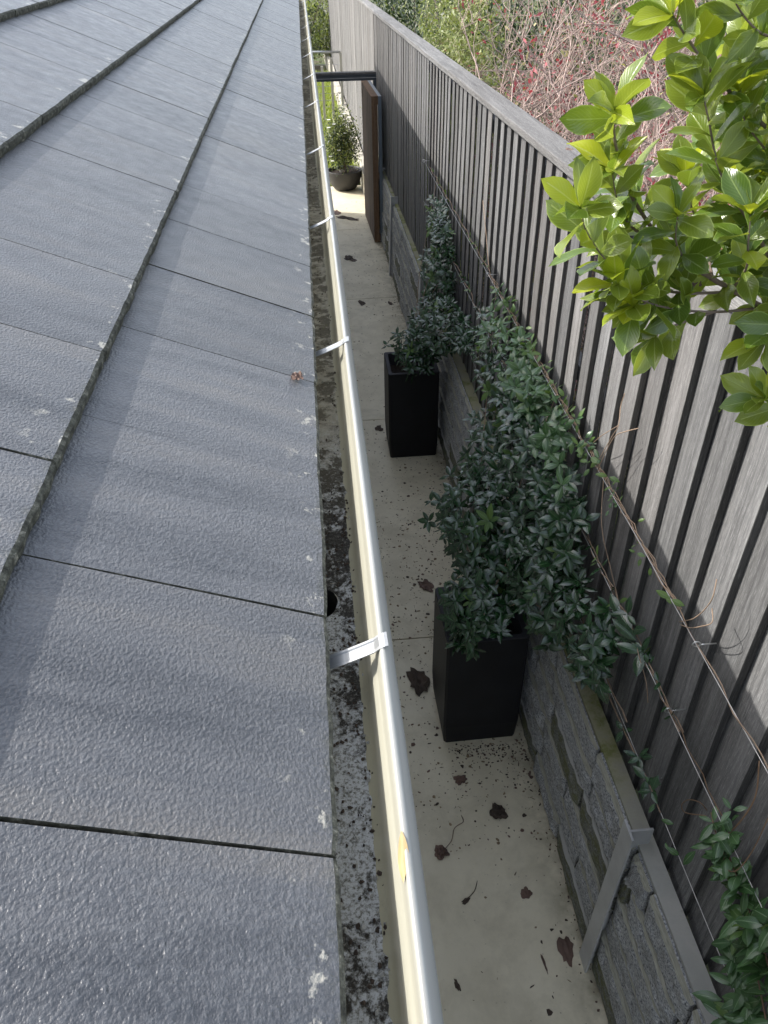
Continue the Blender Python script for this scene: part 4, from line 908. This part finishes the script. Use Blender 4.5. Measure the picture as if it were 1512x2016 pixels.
crumple('dead_leaf', 'tiny dark curled leaf at the bottom of the picture by the gutter', 'dead leaf', .312, 1.115, G(1.115), .008, .020, DEADL, .3, .008)
crumple('dead_leaf', 'long thin sickle shaped brown leaf near the bottom right of the path', 'dead leaf', .635, 1.155, G(1.155), .0045, .036, DEADB, .12, .004)
crumple('dead_leaf', 'small round dark leaf at the very bottom of the path', 'dead leaf', .612, 1.0, G(1.), .010, .010, DEADL, 0, .004)
crumple('dead_leaf', 'dark brown leaf left of the near planter rim level', 'dead leaf', .486, 3.20, G(3.2), .036, .05, DEADB, .6, .014, lobes=5)
crumple('dead_leaf', 'dark twisted leaf in the sunny patch before the gate', 'dead leaf', .43, 10.6, G(10.6), .055, .16, DEADL, .9, .02, lobes=4)
crumple('dead_leaf', 'flat dark leaf in the sunny patch by the gutter', 'dead leaf', .30, 10.9, G(10.9), .05, .11, DEADB, .1, .01)
crumple('dead_leaf', 'dark leaf across the path beyond the far planter near the gate end', 'dead leaf', .37, 8.95, G(8.95), .05, .12, DEADL, .4, .015, lobes=5)
crumple('dead_leaf', 'dark leaf lying on the path joint toward the gate', 'dead leaf', .41, 7.55, G(7.55), .03, .07, DEADL, .2, .012)
crumple('dead_leaf', 'small dark leaf behind the farther planter on its left', 'dead leaf', .37, 5.0, G(5.), .03, .04, DEADL, .2, .01, lobes=3)
crumple('dead_leaf', 'small brown leaf against the stone wall near the path joint', 'dead leaf', .70, 7.5, G(7.5), .02, .05, DEADL, .2, .012)
cv, cf, cu = leaf_proto(.044, .0105, 'ell', .05, -.35, .015, 7, 5, 3); M = frame([-.10, -1, -.06], [-.45, 0, .89])
ob('dead_leaf', mesh('dead_leaf', cv @ M.T, cf, CREAML, smooth=True), None, (.0385, .362, 2.3200), label='cream curled seed leaf stuck inside the gutter lip', cat='dead leaf')
crumple('dead_leaf', 'small crumpled brown leaf caught in a roof tile joint', 'dead leaf', -.050, 1.19, 2.3365, .010, .010, DEADB, .3, .012, lobes=5)
crumple('dead_leaf', 'rusty dead leaf lying on the fence capping', 'dead leaf', .946, 2.98, 2.3315 + S * 2.98, .012, .022, DEADB, .3, .006, lobes=3)
m = MB()
def fleck(x, y, r, asp, mi):
    a0 = random.uniform(0, 6.28); n = 6; V = []; ca, sa = math.cos(a0), math.sin(a0)
    for k in range(n):
        a = 6.283 * k / n; u = r * math.cos(a) * random.uniform(.6, 1.3); v = r * asp * math.sin(a) * random.uniform(.5, 1.4); V.append((x + u * ca - v * sa, y + u * sa + v * ca, S * y + .0008 + random.uniform(0, .0012)))
    V.append((x, y, S * y + .0012 + r * random.uniform(.1, .5))); m.add(V, [[k, (k + 1) % n, n] for k in range(n)], mi)
for k in range(4200):
    y = random.choice([random.uniform(.8, 11), random.uniform(1.6, 5), random.uniform(1.8, 3.9), random.gammavariate(4, 1.6)]); q = random.random(); x = .10 + .69 * (q if random.random() < .55 else q ** .4)
    if y > 11.5 or (y < 1.6 and random.random() < .6): continue
    r = random.choice([.002, .003, .004, .005, .006, .009]) * random.uniform(.6, 1.3); fleck(x, y, r, random.choice([.15, .3, .6, .9]), random.choice([0, 0, 1, 1, 2, 2]))
for k in range(520): fleck(.80 - abs(random.gauss(0, .028)), random.uniform(.8, 10), random.uniform(.002, .008), random.choice([.2, .5, .8]), random.choice([0, 0, 1]))
for k in range(160): fleck(.585 + random.uniform(-.15, .2), 2.10 - abs(random.gauss(0, .05)), random.uniform(.002, .007), random.choice([.2, .5, .8]), random.choice([0, 0, 1]))
ob('leaf_litter', mesh('leaf_litter', m.V, m.F, [DEADL, DEADB, LEAFBIT], m.mi), kind='stuff', label='tiny dark leaf fragments and bits scattered over the path', cat='leaf litter')
